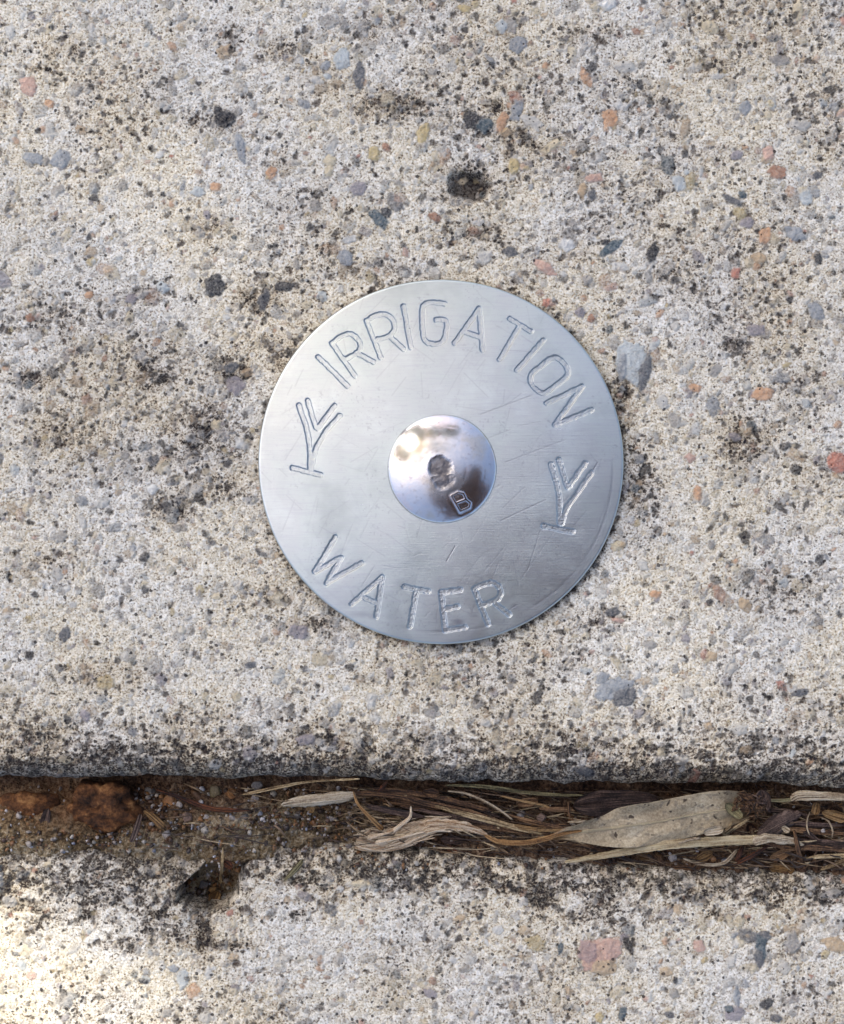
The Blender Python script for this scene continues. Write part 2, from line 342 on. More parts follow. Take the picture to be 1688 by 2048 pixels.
STAMPS = []     # (x, y, rx, ry, angle, colour, alpha, height_px, jag seed)
def st(x, y, rx, ry, ang, col, a=0.97, h=2.6): STAMPS.append((x, y, rx, ry, math.radians(ang), np.array(col), a, h))
KS = 0.82
NAVY, SLATE, BLUE, LBLUE, LGREY, GREY, PURP = [alb(*c, KS) for c in [(40, 42, 50), (98, 100, 105), (158, 163, 168), (194, 201, 203), (210, 207, 200), (168, 164, 158), (156, 150, 155)]]
ORNG, TAN, CREAM, YEL, WHT, PINK, RBRN, RED, TEAL = [alb(*c, KS) for c in [(210, 166, 130), (196, 172, 140), (222, 208, 178), (206, 186, 138), (230, 230, 227), (208, 172, 156), (174, 132, 108), (196, 132, 112), (76, 94, 104)]]
BRK, BLK = alb(52, 36, 30), alb(34, 29, 30)
for q in [(450, 238, 24, 15, 10, NAVY), (436, 222, 11, 10, 40, NAVY), (945, 240, 18, 20, 30, NAVY), (970, 250, 18, 15, 0, TEAL), (428, 571, 24, 19, 0, NAVY), (568, 573, 18, 12, 0, NAVY), (527, 600, 10, 26, 12, SLATE), (758, 438, 14, 22, -35, TEAL),
          (772, 425, 12, 10, 0, NAVY), (1222, 495, 28, 11, -30, TEAL), (1210, 484, 10, 7, 0, NAVY), (718, 152, 13, 27, 8, SLATE), (684, 118, 19, 21, 20, LBLUE), (651, 131, 11, 10, 0, BLUE), (632, 160, 15, 9, 25, LGREY), (655, 152, 8, 7, 0, LBLUE),
          (66, 316, 20, 13, 10, BLUE), (121, 317, 22, 16, -10, BLUE), (57, 172, 20, 19, 10, PINK), (98, 207, 9, 9, 0, ORNG), (543, 345, 12, 13, 0, ORNG), (846, 266, 14, 18, 10, YEL), (1220, 236, 15, 21, -20, ORNG), (1064, 243, 21, 13, 25, LGREY),
          (1033, 222, 13, 22, 25, BLUE), (1004, 244, 12, 19, 25, ORNG), (1012, 266, 13, 9, 0, TAN), (1102, 293, 22, 10, -35, CREAM), (869, 434, 15, 8, 20, RBRN), (1133, 490, 18, 12, -10, WHT), (967, 515, 17, 15, 0, LGREY), (1020, 503, 14, 11, 30, SLATE),
          (1028, 332, 12, 15, 30, YEL), (1188, 356, 18, 10, -10, PINK), (1165, 380, 10, 14, -10, TAN), (1184, 390, 9, 12, 0, SLATE), (1265, 724, 34, 44, 15, LBLUE), (1290, 745, 12, 42, 12, SLATE), (1244, 735, 10, 26, 0, BLUE), (1525, 788, 21, 15, 5, ORNG),
          (1675, 925, 17, 26, 0, RED), (1358, 366, 13, 18, -15, LBLUE), (1554, 344, 22, 12, 0, RBRN), (1537, 306, 12, 16, 20, PINK), (1612, 396, 11, 17, -20, LBLUE), (1495, 445, 17, 10, 0, PURP), (1530, 472, 14, 15, 30, ORNG), (1471, 546, 9, 13, 0, RED),
          (1518, 516, 14, 12, 30, TAN), (1590, 467, 22, 14, 10, BLUE), (1636, 517, 9, 12, 0, NAVY), (1305, 505, 12, 20, 10, NAVY), (1512, 660, 20, 12, 10, PURP), (1632, 622, 14, 22, -25, BLUE), (1350, 652, 10, 9, 0, LGREY), (1474, 310, 14, 9, 0, PURP), (1635, 350, 11, 8, 0, SLATE),
          (1465, 400, 20, 8, 25, SLATE), (1485, 390, 8, 10, 0, TEAL), (480, 295, 11, 27, -12, BLUE), (396, 384, 16, 10, -10, LBLUE), (430, 374, 10, 10, 0, ORNG), (748, 307, 13, 14, -20, YEL), (660, 322, 14, 10, -30, CREAM), (657, 343, 9, 12, 0, CREAM), (716, 377, 14, 17, 10, PURP),
          (772, 295, 10, 8, 30, RBRN), (414, 430, 8, 9, 0, PURP), (305, 978, 12, 10, 0, WHT), (1235, 1092, 13, 11, 0, CREAM), (1424, 1312, 13, 10, 0, TAN), (1228, 1378, 40, 22, -30, BLUE), (1250, 1395, 24, 20, 0, SLATE), (1204, 1356, 14, 12, 0, BLUE),
          (1198, 1915, 40, 34, 0, PINK), (1176, 1905, 18, 26, -30, alb(206, 176, 170)), (1225, 1900, 20, 26, 0, PINK), (1210, 1938, 30, 14, -15, TAN), (1258, 1893, 9, 18, -20, BLK), (1525, 1878, 18, 14, 0, SLATE), (1524, 1900, 12, 28, -10, TEAL), (1520, 1920, 10, 18, 0, SLATE),
          (1588, 1888, 13, 26, -10, GREY), (1535, 2010, 14, 11, 0, NAVY), (1674, 1892, 26, 16, 10, TAN), (1340, 2032, 9, 8, 0, SLATE), (1352, 1963, 6, 8, 0, NAVY), (1475, 1994, 9, 18, -8, BLUE), (1470, 2030, 22, 16, 0, PURP), (1200, 2038, 8, 12, 10, YEL), (1122, 1900, 6, 14, 10, TEAL),
          (1246, 2030, 9, 14, 10, TEAL), (1555, 2040, 12, 10, 0, SLATE), (1460, 2020, 8, 8, 0, TEAL), (1400, 1895, 14, 12, -30, PINK), (1250, 133, 20, 13, -10, LGREY), (1420, 54, 16, 17, 0, CREAM), (1035, 88, 20, 16, 10, BLUE), (1003, 52, 12, 14, 0, LBLUE), (928, 17, 12, 9, 10, YEL),
          (1215, 8, 18, 12, 0, WHT), (1596, 22, 12, 20, 0, CREAM), (1600, 250, 22, 12, 10, LGREY), (1490, 215, 10, 18, 20, BLUE), (1560, 120, 20, 12, 0, GREY), (597, 1264, 24, 13, 0, PURP), (471, 770, 20, 19, 0, PURP), (462, 735, 14, 12, 0, SLATE), (432, 848, 12, 10, 0, CREAM),
          (1325, 804, 12, 14, 0, LGREY), (1390, 776, 12, 10, 30, ORNG), (1430, 740, 12, 12, 0, GREY), (1170, 1545, 24, 11, 8, SLATE), (1285, 1130, 11, 12, 0, LGREY), (1246, 1090, 7, 7, 0, TAN), (1225, 1224, 17, 9, -5, SLATE), (1235, 1240, 13, 6, 10, PINK), (1160, 625, 11, 10, 0, PURP),
          (1182, 637, 10, 8, -30, RBRN), (1092, 606, 9, 9, 0, RED), (1090, 535, 22, 12, 30, PINK), (1175, 560, 10, 12, 0, GREY), (690, 515, 18, 14, 0, BLUE), (325, 574, 14, 11, 0, LBLUE), (178, 590, 8, 9, 0, ORNG), (262, 597, 14, 10, 0, PURP), (60, 636, 10, 8, 0, RBRN),
          (500, 1330, 12, 8, 0, SLATE), (1600, 1385, 16, 9, 0, SLATE), (1300, 1290, 14, 10, 0, GREY), (1490, 1210, 16, 12, 30, TAN), (1310, 1188, 13, 8, 0, ORNG), (130, 1268, 12, 15, 0, SLATE), (57, 1310, 8, 10, 0, NAVY), (170, 1430, 10, 14, 0, PURP), (610, 1480, 22, 11, 0, PURP),
          (430, 1530, 14, 11, 0, LGREY), (130, 1520, 14, 9, 0, CREAM), (1030, 1500, 14, 11, 0, CREAM), (1395, 985, 10, 14, 0, ORNG), (1380, 915, 12, 9, 0, PINK), (1480, 1460, 14, 12, 0, LGREY), (1458, 1337, 12, 11, 0, LGREY), (870, 1600, 1, 1, 0, TAN), (335, 1700, 16, 10, 10, CREAM),
          (1665, 1790, 24, 10, 0, GREY), (345, 1940, 12, 8, 0, BLUE), (330, 2030, 12, 9, 0, GREY), (920, 1840, 12, 8, 0, TAN), (720, 1770, 20, 8, 0, CREAM), (860, 1990, 14, 10, 0, PURP), (640, 1905, 10, 8, 0, LGREY), (960, 1835, 7, 7, 0, NAVY), (60, 1955, 12, 8, 0, PINK), (285, 1965, 10, 7, 0, NAVY)]:
    st(*q)
for x, y, r in [(463, 100, 9), (716, 93, 6), (280, 368, 6), (188, 396, 9), (277, 120, 5), (300, 388, 8), (326, 389, 6), (105, 55, 5), (148, 120, 5), (198, 194, 6), (219, 205, 7), (207, 228, 6), (76, 262, 6), (255, 257, 5), (302, 296, 7), (178, 475, 7), (1580, 600, 7), (360, 650, 8), (455, 927, 9), (333, 1015, 12), (400, 998, 14),
                (70, 1190, 7), (60, 1310, 10), (420, 1225, 7), (1075, 1395, 14), (1190, 1130, 8), (1490, 1075, 14), (1290, 940, 12), (1545, 1180, 10), (700, 1335, 9), (1340, 690, 7), (1420, 1205, 8), (1640, 1120, 12), (500, 190, 7), (620, 455, 8), (1185, 135, 10), (1280, 170, 9), (1590, 30, 8), (1660, 180, 12), (705, 1440, 7), (240, 1120, 8), (930, 60, 7),
                (135, 1440, 9), (290, 1180, 8), (1500, 1400, 9), (1350, 560, 9), (1440, 640, 8), (985, 130, 8), (610, 60, 8), (560, 270, 6), (160, 700, 8), (60, 1045, 8)]:
    st(x, y, r, r * random.uniform(0.75, 1.1), random.uniform(0, 180), NAVY if random.random() < 0.6 else BLK, 0.92, -1.5)
BLOTS = [(300, 740, 110, 60, .55), (390, 880, 100, 110, .6), (440, 960, 70, 50, .5), (345, 1010, 50, 40, .7), (110, 640, 110, 60, .4), (780, 210, 90, 36, .7), (640, 165, 60, 50, .35), (520, 600, 60, 45, .6), (960, 470, 90, 36, .5), (460, 735, 60, 60, .55), (130, 865, 90, 60, .5),
         (1490, 880, 70, 70, .55), (1285, 985, 45, 120, .5), (1240, 800, 30, 60, .6), (1560, 1180, 90, 50, .4), (1530, 1480, 150, 30, .6), (130, 100, 60, 30, .4), (100, 140, 30, 40, .7), (930, 370, 70, 56, .75), (1060, 290, 80, 46, .7), (1000, 215, 70, 30, .5), (550, 1195, 70, 40, .35), (640, 1250, 60, 30, .5),
         (420, 460, 50, 40, .4), (420, 240, 60, 26, .6), (100, 1120, 70, 40, .35), (1200, 1240, 60, 30, .5), (1260, 900, 26, 70, .5), (400, 1450, 120, 40, .4), (1290, 1440, 80, 30, .4), (1340, 560, 90, 60, .35), (1600, 780, 60, 80, .4), (1460, 690, 90, 30, .45), (740, 540, 90, 26, .45), (1390, 580, 60, 30, .4),
         (560, 330, 40, 30, .3), (1550, 560, 60, 30, .3), (1180, 70, 90, 30, .4), (1430, 130, 90, 40, .35), (750, 60, 70, 40, .35), (450, 70, 50, 30, .4), (220, 1350, 120, 40, .35), (80, 1470, 110, 30, .5), (1130, 1330, 70, 40, .35), (1640, 950, 60, 50, .35), (300, 590, 60, 30, .4), (490, 690, 60, 40, .5),
         (560, 700, 40, 60, .5), (70, 760, 60, 40, .45), (860, 1345, 80, 24, .3), (560, 100, 60, 30, .35), (1330, 220, 70, 50, .25), (1620, 60, 60, 40, .3), (1150, 380, 40, 60, .3)]

def paint(x, y, base_alpha_colour, h, region):
    """lay stones and pores into the arrays of one dense grid; x, y are 2-D pixel coordinates (x along axis 1)"""
    col, al = base_alpha_colour
    x_ax = x[0]
    for (cx, cy, rx, ry, ang, c, a, hh), sd in region:
        m = max(rx, ry) * 1.45 + 3
        i0, i1 = np.searchsorted(x_ax, [cx - m, cx + m])
        if i1 - i0 < 1: continue
        yc = y[:, min(max((i0 + i1) // 2, 0), len(x_ax) - 1)]
        rows = np.nonzero(np.abs(yc - cy) < m + 6)[0]
        if len(rows) == 0: continue
        j0, j1 = rows[0], rows[-1] + 1
        X = x[j0:j1, i0:i1] - cx; Y = y[j0:j1, i0:i1] - cy
        ca, sa = math.cos(ang), math.sin(ang)
        u = (X * ca + Y * sa) / rx; v = (-X * sa + Y * ca) / ry
        th = np.arctan2(v, u); r = np.sqrt(u * u + v * v)
        p = (sd * 12.9898) % 6.283; q = (sd * 78.233) % 6.283; e = (sd * 37.719) % 6.283
        if hh > -1 and min(rx, ry) > 4:                               # broken stone: a few straight sides
            edge = np.full(X.shape, 1.45)
            for j in range(6):
                tj = p + j * 1.047 + 0.5 * math.sin(sd * 5 + j * 2.3); dj = 0.9 + 0.22 * math.sin(sd * 3.1 + j * 4.1)
                edge = np.minimum(edge, dj / np.maximum(np.cos(th - tj), 0.2))
            edge = 0.55 * edge + 0.47 + 0.05 * np.cos(5 * th + e) + 0.22 * (vnoise(X / 4.5 + sd * 3, Y / 4.5, 38) - 0.5)
        else:
            edge = 1 + 0.13 * np.cos(2 * th + p) + 0.13 * np.cos(3 * th + q) + 0.08 * np.cos(5 * th + e)
        w = 1.6 / min(rx, ry)
        k = sstep(edge + w, edge - w, r) * a * np.clip(0.74 + 0.62 * vnoise(X / 3.4 + sd, Y / 3.4, 39), 0, 1)
        var = 1 + 0.32 * (vnoise(X / 7 + sd, Y / 7, 40) - 0.5) + 0.22 * (vnoise(X / 20 + sd, Y / 20, 41) - 0.5)
        kk = k[..., None]
        col[j0:j1, i0:i1] = col[j0:j1, i0:i1] * (1 - kk) + kk * c * var[..., None]
        al[j0:j1, i0:i1] = np.maximum(al[j0:j1, i0:i1], k)
        h[j0:j1, i0:i1] += hh * PX * (k - 0.7 * np.exp(-((r - edge) * min(rx, ry) / 2.2) ** 2) * (hh > 0)) * np.clip(1.25 - 0.5 * r, 0, 1.2)

PAL = [(LGREY, 22), (GREY, 16), (CREAM, 20), (TAN, 13), (PURP, 7), (BLUE, 6), (LBLUE, 5), (WHT, 14), (ORNG, 4), (YEL, 4), (RBRN, 3.5), (PINK, 2), (SLATE, 6), (NAVY, 6), (RED, 0.8), (TEAL, 2.5)]
PW = np.array([w for _, w in PAL]); PW = PW / PW.sum()
def random_stones(n, x0, x1, y0, y1, rng, grime_shade_f):
    out = []
    xs = rng.uniform(x0, x1, n); ys = rng.uniform(y0, y1, n); rs = np.minimum(4.2 / np.power(rng.random(n) * 0.97 + 0.03, 0.42), 17)
    ci = rng.choice(len(PAL), n, p=PW)
    fd = lambda a, b: sstep(-930, -300, a) * sstep(2620, 1990, a) * sstep(-900, -420, b) * sstep(2900, 2420, b)
    fade = fd(xs, ys)
    for k in range(n):
        if abs(math.hypot(xs[k] - 882, ys[k] - 924)) < 340 or fade[k] < rng.random(): continue
        big = rs[k] > 9
        out.append((xs[k], ys[k], rs[k] * rng.uniform(0.8, 1.3), rs[k] * rng.uniform(0.6, 1.0), rng.uniform(0, 3.14), PAL[ci[k]][0] * rng.uniform(0.85, 1.1), rng.uniform(0.45, 0.9), 2.2 if big else 1.5))
    # pores, thicker where the paving is grimy or in the painted contact shadow
    m = n * 5
    xs = rng.uniform(x0, x1, m); ys = rng.uniform(y0, y1, m); g = grime_shade_f(xs, ys); keep = rng.random(m) < (0.03 + 1.15 * g ** 1.2) * fd(xs, ys)
    for x, y in zip(xs[keep], ys[keep]):
        if math.hypot(x - 882, y - 924) < 340: continue
        r = min(2.6 / (rng.random() * 0.92 + 0.08) ** 0.45, 8)
        out.append((x, y, r * rng.uniform(0.9, 1.6), r * rng.uniform(0.7, 1.0), rng.uniform(0, 3.14), (BRK if rng.random() < 0.55 else BLK) * rng.uniform(0.7, 1.5), rng.uniform(0.7, 0.97), -2.0))
    order = rng.permutation(len(out))
    return [out[k] for k in order]

def grime_shade_up(x, y):
    g = np.clip((fbm(x, y, 210, 30, 4, 0.6) - 0.5) * 2.0, 0, 0.3)
    for bx, by, rx, ry, s in BLOTS:
        d = ((x - bx) / rx) ** 2 + ((y - by) / ry) ** 2
        g = np.maximum(g, 1.32 * s * np.exp(-d * 1.3) * (0.0 + 1.8 * fbm(x, y, 26, 33, 3)))
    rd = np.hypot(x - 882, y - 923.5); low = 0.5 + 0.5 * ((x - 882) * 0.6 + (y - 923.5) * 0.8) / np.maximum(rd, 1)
    g = np.maximum(g, (0.35 + 0.55 * low) * np.exp(-((rd - 366) / 9) ** 2) * (0.4 + 1.0 * fbm(x, y, 30, 29, 3)))      # painted contact shadow round the disc's rim, heavier at lower right
    s = edge_up(x) - y
    streak = fbm(x, y * 2.4, 60, 36, 4, 0.6)
    g = np.maximum(g, (0.45 + 0.75 * sstep(0.35, 0.55, fbm(x, y * 1.6, 13, 31, 3))) * sstep(112, 26, s + 170 * (streak - 0.5)))
    g = np.maximum(g, 0.62 * sstep(190, 60, s) * sstep(0.42, 0.62, streak))
    g = np.maximum(g, sstep(66 + 70 * (streak - 0.5), 24, s) * (0.72 + 0.62 * fbm(x, y, 18, 34, 3)))
    return np.clip(g, 0, 1)
def grime_low(x, y):
    s = y - edge_low(x); streak = fbm(x, y * 1.8, 60, 38, 4, 0.6)
    wl = np.interp(x, [-400, 0, 330, 480, 800, 1688], [175, 180, 200, 145, 115, 100])
    g = (0.48 + 0.6 * sstep(0.38, 0.58, fbm(x, y * 1.4, 13, 32, 3))) * sstep(1.1, 0.4, s / wl + 1.7 * (streak - 0.5))
    g = np.maximum(g, 0.5 * np.clip((fbm(x, y, 160, 44, 4) - 0.5) * 2.6, 0, 1))
    for bx, by, rx, ry, q in [(402, 1866, 26, 62, 1.1), (450, 1893, 56, 13, .95), (392, 1824, 56, 18, .9), (200, 1760, 130, 24, .6), (640, 1760, 60, 40, .7), (330, 1880, 80, 26, .5), (1170, 1835, 60, 20, .7), (1255, 1870, 18, 40, .7), (1420, 1785, 110, 18, .7), (1640, 1800, 20, 40, .6), (1130, 2020, 40, 26, .5), (880, 1900, 80, 30, .4)]:
        g = np.maximum(g, q * np.exp(-1.2 * (((x - bx) / rx) ** 2 + ((y - by) / ry) ** 2)) * (0.5 + fbm(x, y, 30, 46, 3)))
    return np.clip(g, 0, 1)

def slab(name, upper, label):
    rng = np.random.default_rng(5 if upper else 6)
    xs = graded(-60, 1750, 2.0, 90000, 860)
    s_d = np.concatenate([np.arange(0, 1620, 2.0), np.arange(1620, 2460, 4.0)]) if upper else np.concatenate([np.arange(0, 400, 2.0), np.arange(400, 1200, 4.0)])
    s_d[:12] = np.array([0, .15, .5, 1.1, 2, 3.2, 4.8, 6.8, 9.2, 12, 15.5, 19.5]); s_d = np.sort(s_d)
    g = []; d = 2.0; p = s_d[-1]
    while p < s_d[-1] + 70000: d *= 1.5; p += d; g.append(p)
    s = np.concatenate([s_d, g])
    X, S = np.meshgrid(xs, s)
    E = (edge_up if upper else edge_low)(X)
    Y = E - S if upper else E + S
    near = sstep(-930, -300, X) * sstep(2620, 1990, X) * sstep(s_d[-1], s_d[-1] - 500, S)
    rag = 1 - 0.75 * np.exp(-S / 10)                                       # the worn arris is a little ragged
    Z = arris(S, R_UP if upper else R_LOW) + surf_noise(X, Y, 8 if upper else 16) * near * (0.35 + 0.65 * rag)
    Z = Z + (16 * (fbm(X, Y, 46, 22, 4, 0.6) - 0.5) + 10 * (fbm(X, Y * 2.2, 18, 26, 3, 0.6) - 0.5)) * PX * np.exp(-S / 34) * near * (1.15 if upper else 1.4)
    gf = grime_shade_up if upper else grime_low
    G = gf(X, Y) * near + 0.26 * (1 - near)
    C = np.zeros(X.shape + (3,)); A = np.zeros(X.shape)
    Hh = np.zeros(X.shape)
    if upper:
        region = random_stones(17000, -900, 2600, -880, 1560, rng, gf)
        d = ((X - 935) * 0.86 + (Y - 372) * 0.5) / 46; d2 = (-(X - 935) * 0.5 + (Y - 372) * 0.86) / 27
        pit = sstep(1.15, 0.6, np.sqrt(d * d + d2 * d2) + 0.9 * (fbm(X, Y, 26, 50, 3) - 0.5))
        C[:] = np.where(pit[..., None] > 0, BLK + (BRK - BLK) * sstep(915, 965, X)[..., None], 0); A = np.maximum(A, pit * 0.93); Hh -= pit * 22 * PX
    else:
        region = random_stones(6800, -900, 2600, 1690, 2880, rng, gf)
        Z = Z - 0.0006
        nt = notch(X, Y) * near
        Z = Z - nt * 0.0062
        d = ((X - 400) / 26) ** 2 + ((Y - 1850) / 60) ** 2
        Z = Z - 0.0005 * np.exp(-d) * near
        ol = (1 - sstep(560, 740, X)) * sstep(46, 4, S + 40 * (fbm(X, Y, 50, 52, 4) - 0.5)) * near
        ol = ol * (0.5 + 0.5 * sstep(0.35, 0.6, fbm(X, Y, 12, 54, 3)))
        C[:] = alb(98, 82, 56) * (0.5 + fbm(X, Y, 16, 55, 3))[..., None]; A = np.maximum(A, ol * 0.9)
        Z = Z
    yl, yh = (-260, 1565) if upper else (1670, 2320)
    placed = [q for q in STAMPS if (q[1] < 1575) == upper]
    lst = [(q, 0.37 * k + 1.0) for k, q in enumerate(region + placed)]
    paint(X, Y, (C, A), Hh, lst)
    Z = Z + Hh * (0.3 + 0.7 * rag)
    nr, nc = X.shape
    zz = Z
    P = np.stack([(X - W0) * PX, (H0 - Y) * PX, zz], -1).reshape(-1, 3)
    # the face going down into the joint
    drop = np.stack([(X[0] - W0) * PX, (H0 - Y[0]) * PX, np.full(nc, -0.035)], -1)
    P = np.concatenate([P, drop]); q = grid_quads(nr, nc)
    if upper: q = q[:, ::-1]
    q = q[:, ::-1]
    c = np.arange(nc - 1); base = nr * nc
    w = np.stack([c, c + 1, base + c + 1, base + c], -1)
    if upper: w = w[:, ::-1]
    q = np.concatenate([q, w[:, ::-1]])
    me = mesh_np(name, P, q)
    T = np.concatenate([C, A[..., None]], -1).reshape(-1, 4)
    attr(me, 'tint', np.concatenate([T, np.repeat([[*BLK, 0.8]], nc, 0)])); attr(me, 'grime', np.concatenate([G.ravel(), np.ones(nc)]))  # grime also holds the upper slab's painted contact shadow round the disc
    o = link(name, me, M_CON); tag(o, label, kind='structure')
    return o
slab('concrete_pavement', True, 'speckled pale concrete paving slab carrying the metal marker')
slab('concrete_kerb', False, 'speckled concrete kerb with a chipped corner below the debris joint')

xs = graded(-300, 2000, 2.5, 90000, 600); ys = np.arange(1470, 1870, 2.5)
X, Y = np.meshgrid(xs, ys)
near = sstep(-930, -300, X) * sstep(2620, 2000, X)
Z = soil_z(X, Y) + near * 1e-3 * (1.9 * (fbm(X, Y, 70, 2, 4, 0.55) - 0.5) + 1.3 * (fbm(X, Y, 16, 5, 3, 0.6) - 0.5))
t = (Y - edge_up(X)) / (edge_low(X) - edge_up(X))
moss = (1 - sstep(560, 900, X)) * sstep(0.25, 0.75, t + 0.7 * (fbm(X, Y, 60, 9, 3) - 0.5))
rust = np.exp(-(((X - 120) / 140) ** 2 + ((Y - 1630) / 50) ** 2)) * 0.7 + 0.6 * np.exp(-(((X - 445) / 30) ** 2 + ((Y - 1750) / 50) ** 2))
me = mesh_np('soil', np.stack([(X - W0) * PX, (H0 - Y) * PX, Z], -1).reshape(-1, 3), grid_quads(*X.shape)[:, ::-1])
attr(me, 'moss', moss.ravel()); attr(me, 'rust', np.clip(rust, 0, 1).ravel())
tag(link('soil', me, M_SOIL), 'dark brown soil filling the joint between slab and kerb', kind='structure')
gm = NT('ground_earth'); gc = gm.coord('Object', 1.0)
M_GROUND = gm.set(Base_Color=gm.ramp(gm.noise(gc, 3.0, 5, 0.6), [(0.35, (0.06, 0.07, 0.03)), (0.65, (0.16, 0.13, 0.08))]), Roughness=0.95)
tag(link('ground', mesh_py('ground', [(-300, -300, -0.04), (300, -300, -0.04), (300, 300, -0.04), (-300, 300, -0.04)], [(0, 1, 2, 3)]), M_GROUND), 'earth around the paving', kind='structure')

# ------------------------------------------------------------------ the metal marker
LETTERS = [
    ('I', [[(637, 714), (696, 773)]]),
    ('R', [[(664, 687), (710, 752)], [(664, 687), (680, 675), (696, 668), (710, 673), (721, 688), (719, 700), (710, 709), (689, 720)], [(713, 706), (748, 725)]]),
    ('R', [[(733, 642), (762, 716)], [(733, 642), (750, 632), (770, 629), (785, 640), (789, 658), (778, 673), (753, 680)], [(779, 673), (807, 699)]]),
    ('I', [[(807, 613), (822, 696)]]),
    ('G', [[(890, 608), (864, 605), (850, 609), (844, 622), (846, 668), (852, 684), (868, 689), (882, 686), (890, 673), (892, 643), (872, 640)]]),
    ('A', [[(909, 687), (958, 618), (965, 701)], [(929, 664), (961, 676)]]),
    ('T', [[(1019, 638), (1061, 663)], [(1040, 650), (999, 720)]]),
    ('I', [[(1086, 681), (1033, 741)]]),
    ('O', [[(1098, 719), (1113, 716), (1127, 727), (1135, 742), (1131, 755), (1115, 768), (1098, 781), (1085, 787), (1072, 780), (1062, 768), (1060, 755), (1066, 744), (1082, 732), (1098, 719)]]),
    ('N', [[(1092, 807), (1164, 773), (1109, 850), (1183, 820)]]),
    ('plant', [[(598, 811), (613, 855), (620, 895), (620, 939)], [(616, 802), (632, 855)], [(669, 812), (636, 858)], [(680, 832), (651, 865), (632, 900), (623, 939)], [(585, 936), (608, 942), (642, 950)]]),
    ('plant', [[(1101, 929), (1116, 986), (1119, 1047)], [(1117, 920), (1134, 975)], [(1170, 926), (1138, 972)], [(1182, 946), (1150, 991), (1131, 1019), (1123, 1047)], [(1086, 1051), (1107, 1056), (1145, 1063)]]),
    ('W', [[(671, 1074), (630, 1143), (682, 1115), (653, 1166), (723, 1126)]]),
    ('A', [[(703, 1208), (764, 1154), (753, 1233)], [(724, 1193), (755, 1207)]]),
    ('T', [[(808, 1173), (857, 1182)], [(833, 1178), (820, 1252)]]),
    ('E', [[(921, 1179), (882, 1184), (890, 1260), (930, 1254)], [(886, 1219), (915, 1212)]]),
    ('R', [[(948, 1177), (976, 1248)], [(948, 1177), (968, 1168), (984, 1165), (996, 1172), (1001, 1185), (996, 1197), (984, 1203), (965, 1210)], [(986, 1203), (1018, 1229)]]),
]
def seg_dist(x, y, strokes):
    d = np.full(x.shape, 1e9)
    for s in strokes:
        for (x0, y0), (x1, y1) in zip(s[:-1], s[1:]):
            dx, dy = x1 - x0, y1 - y0
            t = np.clip(((x - x0) * dx + (y - y0) * dy) / (dx * dx + dy * dy), 0, 1)
            d = np.minimum(d, np.hypot(x - x0 - t * dx, y - y0 - t * dy))
    return d
def split_mesh(P, quads, which, attrs, names, mat, parents):
    """one heightfield cut into pieces that keep the shading normals of the whole"""
    me = mesh_np('whole', P, quads)
    nrm = np.empty(len(P) * 3, np.float32); me.vertex_normals.foreach_get('vector', nrm); nrm = nrm.reshape(-1, 3)
    bpy.data.meshes.remove(me)
    obs = []
    for k in range(-1, int(which.max()) + 1):
        f = quads[which == k]
        if len(f) == 0: obs.append(None); continue
        u, inv = np.unique(f.ravel(), return_inverse=True)
        par = parents(k, obs)
        m = mesh_np(names(k), P[u], inv.reshape(-1, f.shape[1]))
        m.normals_split_custom_set_from_vertices(nrm[u])
        for an, av in attrs.items(): attr(m, an, av[u])
        obs.append(link(names(k), m, mat, par))
    return obs

LETTERS = [(nm, [[tuple(q) for q in catmull(s_, 6 * len(s_))] if len(s_) >= 7 or (nm == 'plant' and len(s_) > 2) else s_ for s_ in st_]) for nm, st_ in LETTERS]
DCX, DCY, DR = 882.0, 923.5, 365.5
ZT = 0.0011                                                         # level of the plate's face
BASE = Vector((wx(DCX, ZT), wy(DCY, ZT), 0))
marker = empty('irrigation_marker', BASE)
tag(marker, 'round stamped aluminium irrigation water marker nailed to the pale concrete slab', 'marker')
def local(px, py, z): # metres relative to the marker's base
    return np.stack([(px - W0) * PX * (DIST - ZT) / DIST - BASE.x, (H0 - py) * PX * (DIST - ZT) / DIST - BASE.y, z], -1)

rr = np.concatenate([np.arange(60, 356, 1.0), [356, 357, 358, 359, 360, 361, 362, 363, 363.8, 364.4, 364.9, 365.2, 365.4, 365.5, 365.5, 365.5]])
NA = 1900
th = np.linspace(0, 2 * math.pi, NA, endpoint=False)
Rg, Tg = np.meshgrid(rr, th, indexing='ij')
wob = 1 + 0.0012 * np.sin(2 * Tg + 1) + 0.0008 * np.sin(5 * Tg)
px = DCX + Rg * np.cos(Tg) * wob; py = DCY + Rg * np.sin(Tg) * wob
q = Rg / DR
z = ZT + 0.00095 * (1 - q ** 2)
z = z - 0.00022 * (1 - np.sqrt(np.maximum(0, 1 - np.clip((Rg - 360.5) / 5.0, 0, 1) ** 2)))
z = z + 0.00010 * (fbm(px, py, 170, 3, 2) - 0.5)                     # slightly beaten
which_d = np.full(px.shape, -1); best = np.full(px.shape, 1e9)
